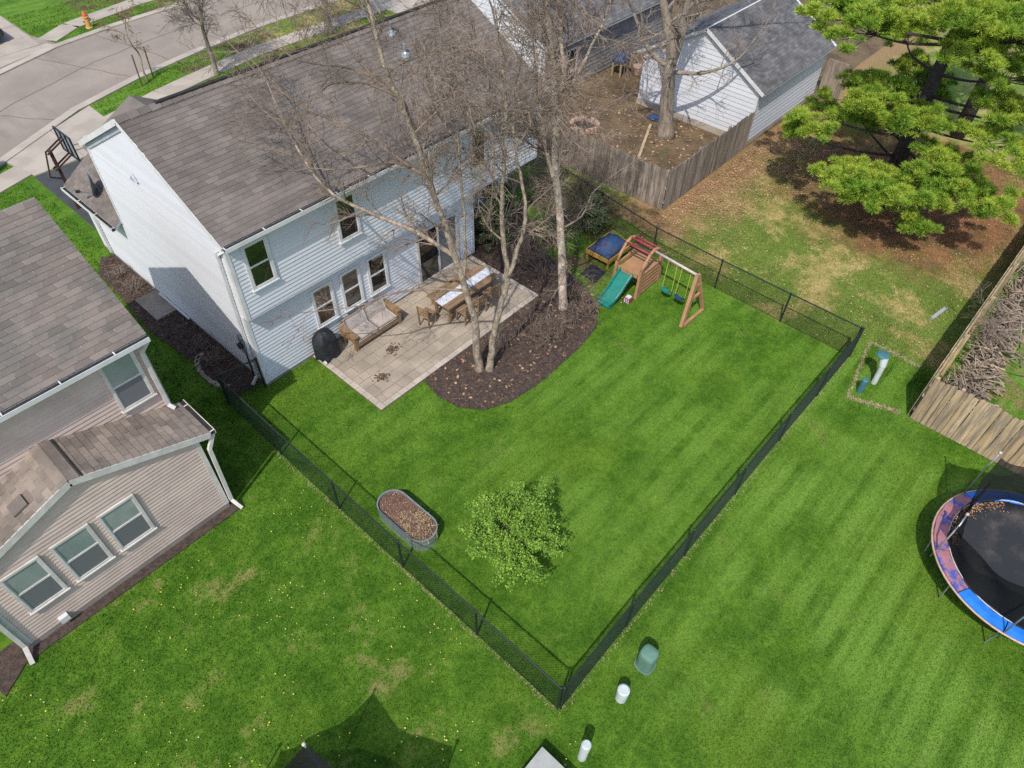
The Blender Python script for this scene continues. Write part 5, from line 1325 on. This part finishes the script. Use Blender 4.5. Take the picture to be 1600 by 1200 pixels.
def street_tree(label, base, h, r, seed, twig='twig', spread=1.0, start=1.4):
    x_, y_, z_ = base; g = random.Random(seed); P = [(x_, y_, -.1)]
    for i in range(1, 6): P.append((x_ + g.gauss(0, .05) * i, y_ + g.gauss(0, .05) * i, h * i / 5))
    return limb_tree('street_tree', label, base, [(P, r, r * .25, start, .28, spread)], [], 'bark_grey', twig, seed, SS, 'bare street trees')
M['twig_dark'] = mat('twig_dark', (.19, .14, .11), (.12, .09, .072), 3, .95, rnd=.2)
M['twig_yellow'] = mat('twig_yellow', (.24, .175, .09), (.18, .13, .075), 3, .9, rnd=.2)
street_tree('young staked street tree with yellowish twigs by the kerb', (13.95, 36.75, 0), 3.2, .06, 41, 'twig_yellow', .9, 1.2)
street_tree('bare grey street tree beside the sidewalk behind the ridge', (16.75, 35.0, 0), 5.2, .14, 42, 'twig_grey', 1.9, 1.5)
street_tree('dark trunked street tree on the verge beyond the roof ridge', (24.0, 35.2, 0), 6.2, .24, 43, 'twig', 2.3, 1.6)
for x_, y_, w_ in ((13.5, 36.5, 'house'), (14.35, 36.95, 'street')): obj('tree_stake', MB().bar((x_, y_, -.1), (x_ + .05, y_, 1.5), .05, .05), 'wood_dark', label='wooden stake on the %s side of the young street tree' % w_, category='stake', group='stakes of the young street tree')

# bare twiggy shrubs
def bare_shrub(label, base, h, n, seed, group=None, twig='twig', spread=.55):
    g = random.Random(seed); o = thing('bare_shrub', label, 'shrub', base, group); mb = MB(); st = MB()
    S = dict(wob=.2, up=[0, .02, -.03, -.05], levels=3, kids=[0, 5, 3], ref=[1, 1.0, .5], rmin=.004)
    for i in range(n):
        a = g.random() * 6.28; t_ = g.uniform(.15, 1) * spread
        d_ = Vector((math.cos(a) * t_, math.sin(a) * t_, 1)); p = Vector(base) + Vector((math.cos(a) * .08, math.sin(a) * .08, -.03))
        sprout(mb, p, d_, h * g.uniform(.6, 1.1), .011, 1, g, S)
    for i in range(5):
        a = g.random() * 6.28; p = Vector(base); st.tube([p + Vector((math.cos(a) * .05, math.sin(a) * .05, -.05)), p + Vector((math.cos(a) * .1, math.sin(a) * .1, h * .3))], [.016, .011], 5)
    obj('stem', st, twig, o); obj('crown', mb, twig, o)
SHL = ['leafless shrub in the mulch bed midway between the twin trunk tree and the birch', 'leafless shrub at the lawn edge of the mulch bed left of the birch', 'leafless shrub in the mulch right in front of the birch trunk', 'leafless low shrub between the birch trunk and the slide', 'leafless shrub just behind the birch trunk', 'leafless shrub closest to the twin trunk tree', 'leafless shrub beyond the right patio corner', 'leafless shrub behind the dining table by the evergreen', 'leafless shrub tight beside the grey green evergreen', 'leafless shrub at the near right corner of the patio']
SHG = ['tangled bare shrub between the birch and the overhang of the white house', 'tangled bare shrub behind the blue sandbox', 'tangled bare shrub at the end of the wire fence', 'tangled bare shrub against the grey board fence', 'tangled bare shrub beside the rear corner of the white house', 'tangled bare shrub where the grey fence meets the house gap', 'tangled bare shrub inside the bare yard by the fence end', 'tangled bare shrub inside the bare yard beside the fire pit', 'tangled bare shrub against the wall of the far grey roofed house']
for i, (x_, y_, h, n) in enumerate([(12.9, 10.1, 1.1, 9), (13.7, 9.9, 1.2, 10), (14.3, 9.9, 1.0, 9), (15.2, 9.9, .9, 9), (15.5, 10.8, 1.2, 9), (12.1, 10.9, 1.0, 7), (15.6, 12.2, 1.4, 10), (16.2, 13.4, 1.6, 11), (15.9, 14.4, 1.5, 10), (13.6, 11.1, .9, 7)]):
    bare_shrub(SHL[i], (x_, y_, .03), h, n, 60 + i, 'bare shrubs in the mulch bed', 'twig' if i % 2 else 'twig_dark', .8)
for i, (x_, y_, h, n) in enumerate([(17.6, 13.2, 2.0, 9), (18.8, 14.0, 2.2, 10), (20.0, 13.2, 1.8, 8), (20.8, 14.6, 2.0, 9), (19.6, 15.6, 2.3, 10), (21.2, 16.6, 2.1, 9), (23.2, 18.6, 2.0, 9), (23.8, 20.0, 2.2, 10), (25.2, 20.3, 1.8, 9)]):
    bare_shrub(SHG[i], (x_, y_, 0), h, n, 80 + i, 'bare shrubs by the grey fence', 'twig_dark' if i % 2 else 'twig', .6)
for i, (x_, y_) in enumerate([(5.45, 18.0), (5.4, 17.2), (5.5, 23.3), (5.45, 22.2)]):
    bare_shrub(('dormant clump of stems by the edging stones below the gable', 'dormant clump of stems closest to the meter on the gable', 'dormant clump of stems by the garage downspout', 'dormant clump of stems between landing slab and downspout')[i], (x_, y_, .03), .45, 26, 100 + i, 'dormant clumps along the gable wall', 'straw_twig' if False else 'twig_grey', 1.2)

# ------------------------------------------------------------------ foliage
def leaf_cloud(centres, per, size, g, up=.5, aspect=.45, spread=None, flat=1.0):
    """many little leaf quads round given centres; centres (x,y,z,r)"""
    Vs = []
    for (x_, y_, z_, r_) in centres:
        n = int(per * max(.15, r_ * r_))
        d_ = g.randn(n, 3); d_ /= np.linalg.norm(d_, axis=1)[:, None]
        rad = r_ * g.rand(n) ** .45
        c = d_ * rad[:, None]; c[:, 2] *= flat; c += (x_, y_, z_)
        t_ = g.randn(n, 3); t_[:, 2] += up; t_ /= np.linalg.norm(t_, axis=1)[:, None]
        b_ = np.cross(t_, g.randn(n, 3)); b_ /= np.linalg.norm(b_, axis=1)[:, None] + 1e-9
        s_ = size * (.6 + .8 * g.rand(n))[:, None]
        Vs.append(np.stack([c, c + t_ * s_ * .5 + b_ * s_ * aspect, c + t_ * s_, c + t_ * s_ * .5 - b_ * s_ * aspect], 1).reshape(-1, 3))
    V = np.concatenate(Vs); k = np.arange(len(V) // 4) * 4
    return V, np.concatenate([np.stack([k, k + 1, k + 2], 1), np.stack([k, k + 2, k + 3], 1)])
gq_ = np.random.RandomState(5)
# the small leafing tree in the lawn
Lb = thing('leafing_shrub', 'round bright green leafing shrub tree in the middle of the lawn', 'shrub', (6.76, 5.72, 0))
g = random.Random(5); tm = MB(); SL = dict(wob=.16, up=[0, .03, .03, .02], levels=3, kids=[0, 6, 4], ref=[1, 1.0, .5], rmin=.005)
for i in range(6):
    a = i * 1.05 + g.uniform(-.3, .3); p = Vector((6.76 + .05 * math.cos(a), 5.72 + .05 * math.sin(a), -.03)); tm.tube([p, p + Vector((.1 * math.cos(a), .1 * math.sin(a), .5)), p + Vector((.3 * math.cos(a), .3 * math.sin(a), 1.05))], [.045, .036, .026], 6)
obj('trunk', tm, 'twig_dark', Lb)
cs = []; sh = MB()
for i in range(84):
    a = g.random() * 6.28; el = math.asin(g.uniform(-.35, 1.0)); L = g.uniform(.65, 1.15) * (1.0 + .16 * math.sin(3 * a + 1))
    p0 = Vector((6.76 + .25 * math.cos(a), 5.72 + .25 * math.sin(a), .95)); d_ = Vector((math.cos(a) * math.cos(el), math.sin(a) * math.cos(el), math.sin(el) * .95 + .12)); pts = [p0]; p_ = p0.copy()
    for k in range(7):
        d_ = (d_ + rvec(g) * .09 + Vector((0, 0, .03))).normalized(); p_ = p_ + d_ * L / 7; pts.append(p_.copy())
        if k > 0:
            for _k in range(3): cs.append((p_.x + g.gauss(0, .07), p_.y + g.gauss(0, .07), p_.z + g.gauss(0, .06), g.uniform(.07, .15)))
    sh.tube(pts, [.012 - .0013 * k for k in range(8)], 4, cap=False)
obj('shoots', sh, 'twig_dark', Lb)
V, F = leaf_cloud(cs, 200, .042, gq_, .8)
raw_mesh('crown', V, F, 'bush_leaf', Lb)
# evergreen shrub at the house corner and low evergreens behind
for i, (x_, y_, h, r_, lb) in enumerate([(15.9, 14.95, 2.3, .75, 'grey green evergreen shrub at the recessed corner of the white house'), (16.9, 15.4, 1.7, .6, 'low evergreen shrub under the overhang of the white house'), (19.2, 12.9, 1.1, .7, 'low green shrub behind the blue sandbox'), (5.0, 33.6, .7, .45, 'small round evergreen by the sidewalk behind the beige roof')]):
    o = thing('evergreen_shrub', lb, 'shrub', (x_, y_, 0)); cs = []
    for k in range(55):
        t_ = g.random(); a = g.random() * 6.28; rr = r_ * (1 - .55 * t_) * g.random() ** .5; cs.append((x_ + rr * math.cos(a), y_ + rr * math.sin(a), .15 + h * t_, g.uniform(.12, .24)))
    V, F = leaf_cloud(cs, 900, .07, gq_, .7); raw_mesh('crown', V, F, 'evergreen', o)
    obj('trunk', MB().tube([(x_, y_, -.05), (x_, y_, h * .8)], [.04, .015], 6), 'bark_grey', o)

# pine: trunk, boughs, needle pads
def pine(label, base, h, r, pads, seed, per):
    o = thing('pine_tree', label, 'tree', base); g = random.Random(seed); x_, y_, _ = base
    obj('trunk', MB().tube([(x_, y_, -.1), (x_ + .05, y_, h * .3), (x_ + .1, y_ + .1, h * .65), (x_ + .1, y_ + .1, h)], [r * 1.2, r * .95, r * .6, r * .12], 12), 'pine_bark', o, smooth=True)
    bo = MB(); allp = []
    for (px, py, pz, pr) in pads:
        zb = max(.8, pz - .45 - .12 * math.hypot(px - x_, py - y_)); zb = min(zb, h - .3)
        a = Vector((x_ + .05, y_, zb)); b = Vector((px, py, pz - .12)); mid = a.lerp(b, .5) + Vector((g.gauss(0, .15), g.gauss(0, .15), -.12))
        bo.tube(smooth_path([a, mid, b], 4), [.07 - .055 * i / 8 for i in range(9)], 5)
        n = max(3, int(8.5 * pr * pr + 4))
        for k in range(n):
            aa = g.random() * 6.28; rr = pr * g.random() ** .5; q = Vector((px + rr * math.cos(aa), py + rr * math.sin(aa), pz + g.gauss(0, .12) + .35 * pr * (1 - (rr / pr) ** 2) - .15))
            bo.tube([b.lerp(mid, .35 * g.random()), q - Vector((0, 0, .08))], [.018, .008], 3, cap=False)
            allp.append((q.x, q.y, q.z, g.uniform(.22, .4)))
            for _k in range(2): allp.append((q.x + g.gauss(0, .22), q.y + g.gauss(0, .22), q.z + g.gauss(0, .1), g.uniform(.14, .26)))
    obj('bough', bo, 'pine_bark', o)
    # needle bundles: thin blades fanning upwards
    Vs = []
    gg = np.random.RandomState(seed)
    for (cx, cy, cz, cr_) in allp:
        n = int(per * 5.2 * (cr_ / .25) ** 1.6)
        d0 = gg.randn(n, 3); d0 /= np.linalg.norm(d0, axis=1)[:, None]; d0[:, 2] = np.abs(d0[:, 2]) * .8 - .12
        c = d0 * (cr_ * (.25 + .6 * gg.rand(n)))[:, None] + (cx, cy, cz)
        nb_ = 4
        c = np.repeat(c, nb_, 0); t_ = np.repeat(d0, nb_, 0) * 1.3 + gg.randn(len(c), 3) * .45; t_[:, 2] += .3; t_ /= np.linalg.norm(t_, axis=1)[:, None]
        b_ = np.cross(t_, gg.randn(len(c), 3)); b_ /= np.linalg.norm(b_, axis=1)[:, None] + 1e-9
        L = (.09 + .09 * gg.rand(len(c)))[:, None]
        Vs.append(np.stack([c - b_ * .0095, c + b_ * .0095, c + t_ * L], 1).reshape(-1, 3))
    V = np.concatenate(Vs); F = np.arange(len(V)).reshape(-1, 3)
    raw_mesh('crown', V, F, 'needles', o)
pads = [(25.55, 7.36, 7.2, 1.53), (25.45, 8.59, 7.4, 1.15), (26.22, 5.28, 8.0, 1.52), (27.81, 4.25, 7.8, 1.6), (28.51, 3.16, 6.0, 1.24), (26.69, 6.72, 4.8, 1.62), (26.38, 8.01, 3.8, 1.23), (26.94, 5.8, 4.2, 1.14), (27.26, 4.77, 4.4, 0.93), (26.16, 8.57, 3.0, 0.61), (27.11, 3.61, 3.2, 1.37), (27.7, 2.41, 4.2, 1.37), (25.28, 6.04, 2.4, 1.28), (25.88, 4.65, 2.2, 1.4), (25.67, 3.89, 2.5, 1.38), (27.03, 1.94, 2.6, 1.15), (25.6, 3.33, 1.6, 0.4), (25.46, 5.55, 2.0, 0.97), (27.97, 2.13, 5.0, 1.1), (26.76, 4.34, 7.0, 1.04), (25.86, 6.59, 7.8, 1.02), (27.09, 3.23, 7.6, 1.3), (27.3, 2.84, 2.6, 1.06)]
g2 = random.Random(77)
for i in range(11):   # the far side of the crown
    a = g2.uniform(-1.9, 1.9); z_ = 2.5 + 7.5 * (i / 11); rr = (3.6 - .28 * z_) * g2.uniform(.7, 1.1); pads.append((28.9 + rr * math.cos(a), 5.4 + rr * math.sin(a), z_, g2.uniform(.8, 1.2)))
pine('spreading yellow green pine over the dry field beside the white garage', (28.9, 5.4, 0), 10.5, .3, pads, 9, 22)
pads2 = []
for i in range(26):
    a = g2.random() * 6.28; z_ = 3.0 + 7.5 * (i / 26); rr = (3.8 - .3 * z_) * g2.uniform(.6, 1.1); pads2.append((37.0 + rr * math.cos(a), 5.0 + rr * math.sin(a), z_, g2.uniform(.8, 1.2)))
pine('second pine standing behind the spreading pine at the top right', (37.0, 5.0, 0), 11, .28, pads2, 10, 7)

# brush pile behind the golden fence
bp = MB(); g = random.Random(14)
for i in range(1100):
    t_ = g.random(); cx = 18.9 + 10.5 * t_; cy = -.75 + g.gauss(0, .33); z_ = .05 + abs(g.gauss(0, .16)); a = g.gauss(1.2, .7); L = g.uniform(.25, 1.1); tl = g.gauss(0, .12)
    d_ = Vector((math.cos(a) * L / 2, math.sin(a) * L / 2, tl)); c = Vector((cx, cy, z_ + abs(tl)))
    if c.y + abs(d_.y) > -.12: continue
    bp.tube([c - d_, c + Vector((g.gauss(0, .02), 0, .02)), c + d_], [g.uniform(.012, .04), .02, .008], 4, cap=False)
obj('brush_pile', bp, 'dead_wood', kind='stuff', label='long heap of cut branches behind the golden board fence', category='branches')
for i in range(2):
    bare_shrub(('leafless sapling poking over the golden fence', 'lower leafless sapling by the golden fence corner')[i], ((22.4, -.6, 0), (19.6, -.7, 0))[i], (2.0, 1.0)[i], (6, 5)[i], 140 + i, None, 'twig_grey', .3)

# ------------------------------------------------------------------ grass blades, leaves, dandelions
cm = np.array([list(cright), list(cup), list(fwd)])
def in_view(X, Y, mx=.22):
    d_ = np.stack([X, Y, np.full(len(X), -16.0)], 1) @ cm.T
    u = d_[:, 0] / d_[:, 2] * 1100 / 800; v = d_[:, 1] / d_[:, 2] * 1100 / 600
    return (d_[:, 2] > 0) & (np.abs(u) < 1 + mx) & (np.abs(v) < 1 + mx), np.linalg.norm(d_, axis=1)
holes = [bedA, bedB, [(-9, 12.1), (2.8, 12.1), (2.95, 13.9), (2.95, 19.7), (-9, 19.7)], [(5.9, 15.1), (18.1, 15.1), (18.1, 22.1), (10.3, 22.1), (10.3, 31.9), (5.95, 31.9)], [(PX0, PY0), (PX1, PY0), (PX1, 15.3), (PX0, 15.3)], [(29.2, 11.7), (36, 11.7), (36, 17.8), (29.2, 17.8)], [(26, 21), (37, 21), (37, 29), (26, 29)], [(22.2, 11.6), (29.2, 11.6), (29.2, 29), (22.2, 29)]]
def line_poly(pts, w):
    P_ = [Vector((x, y)) for x, y in pts]; A = []; Bq = []
    for i, p in enumerate(P_):
        d_ = (P_[min(i + 1, len(P_) - 1)] - P_[max(i - 1, 0)]).normalized(); n_ = Vector((-d_.y, d_.x)) * w; A.append(tuple(p + n_)); Bq.append(tuple(p - n_))
    return A + Bq[::-1]
holes += [line_poly(q, .66) for q in (near_walk, far_walk, left_walk)] + [line_poly(near_kerb, .5), line_poly(far_kerb, .5), [(5.85, 31.8), (10.75, 31.8), (10.9, 36.6), (5.8, 34.2)], [(3.4, 40.2), (9.1, 42.9), (13.0, 44.1), (12.4, 46.6), (12.6, 56), (4.4, 56)], [(28.3, 28.4), (33.6, 28.4), (33.6, 39), (28.3, 39)]]
roadpoly = near_kerb + far_kerb[::-1]
def lawn_points(n, x0, x1, y0, y1):
    X = x0 + nr.rand(n) * (x1 - x0); Y = y0 + nr.rand(n) * (y1 - y0); v, dist = in_view(X, Y)
    k = v.copy()
    for h in holes: k &= ~inside(h, X, Y)
    k &= ~inside([(x_, y_) for x_, y_ in roadpoly], X, Y)
    k &= ~((np.hypot((X - 5.57) / .42, (Y - 8.28) / .98) < 1))
    return X[k], Y[k], dist[k]
def blades(name, n, box_, h, w, label):
    X, Y, dist = lawn_points(n, *box_)
    m_ = len(X); a = nr.rand(m_) * 6.283; hh = h * (.55 + .8 * nr.rand(m_)); ww = w * (.6 + .8 * nr.rand(m_))
    lean = nr.rand(m_) * .9 * hh; b = nr.rand(m_) * 6.283
    V = np.stack([np.stack([X - np.cos(a) * ww, Y - np.sin(a) * ww, np.zeros(m_)], 1), np.stack([X + np.cos(a) * ww, Y + np.sin(a) * ww, np.zeros(m_)], 1), np.stack([X + np.cos(b) * lean, Y + np.sin(b) * lean, hh], 1)], 1).reshape(-1, 3)
    raw_mesh(name, V, np.arange(len(V)).reshape(-1, 3), 'grass', kind='stuff', label=label, category='grass')
blades('lawn_grass', 800000, (-8, 22, -9, 16), .038, .010, 'mown green grass of the back yards')
blades('field_grass', 160000, (19.4, 36, 0, 12), .05, .012, 'thin dry grass of the field beyond the wire fence')
blades('front_grass', 160000, (2, 34, 15, 50), .07, .02, 'green grass along the side of the house and the street')
# fallen leaves on the field and by the grey fence
n = 30000; X = 19.6 + nr.rand(n) * 12.5; Y = .2 + nr.rand(n) * 11.2
dens = np.clip((Y - 7.2 + 1.2 * np.sin(X * 1.9) * np.sin(Y * 1.6 + X)) / 3.6, .03, 1) ** 1.4 * np.clip((X - 20) / 5, .25, 1); k = (nr.rand(n) < dens) & ~((X < 20.6) & (Y < 2.4)); X, Y = X[k], Y[k]
V, F = scatter_quads(X, Y, np.full(len(X), .028), (.010, .036), .7, .7)
raw_mesh('fallen_leaves', V, F, 'dry_leaf', kind='stuff', label='brown fallen leaves drifted along the grey board fence', category='leaves')
n = 3000; X = 19.6 + nr.rand(n) * 12; Y = .3 + nr.rand(n) * 10.5; k = ~((X < 20.6) & (Y < 2.4)); X, Y = X[k], Y[k]
V, F = scatter_quads(X, Y, np.full(len(X), .028), (.008, .026), .7, .6)
raw_mesh('pale_leaves', V, F, 'pale_leaf', kind='stuff', label='bleached leaves sprinkled over the dry field', category='leaves')
n = 320; X = 9.4 + nr.rand(n) * 9; Y = 9.2 + nr.rand(n) * 7; k = inside(bedA, X, Y) | (X > 16); X, Y = X[k], Y[k]
V, F = scatter_quads(X, Y, np.full(len(X), .04), (.02, .05), .8, .7)
raw_mesh('bed_leaves', V, F, 'dry_leaf', kind='stuff', label='dead leaves lying in the mulch bed under the shrubs', category='leaves')
n = 700; X = 22.4 + nr.rand(n) * 6.6; Y = 11.8 + nr.rand(n) * 9
V, F = scatter_quads(X, Y, np.full(len(X), .01), (.02, .06), .8, .7)
raw_mesh('yard_leaves', V, F, 'dry_leaf', kind='stuff', label='dead leaves on the bare earth yard', category='leaves')
# dandelions on the beige house lawn
n = 900; X = -6 + nr.rand(n) * 10.4; Y = 1.5 + nr.rand(n) * 10; cl_ = np.sin(X * 1.7 + 1) * np.sin(Y * 1.3) + nr.rand(n) * .9; k = (cl_ > .45) & (Y < 11.5); X, Y = X[k], Y[k]
V, F = scatter_quads(X, Y, np.full(len(X), .055), (.007, .014), .3, 1.0)
raw_mesh('dandelions', V, F, 'dandelion', kind='stuff', label='yellow dandelions dotted over the lawn of the beige house', category='flowers')
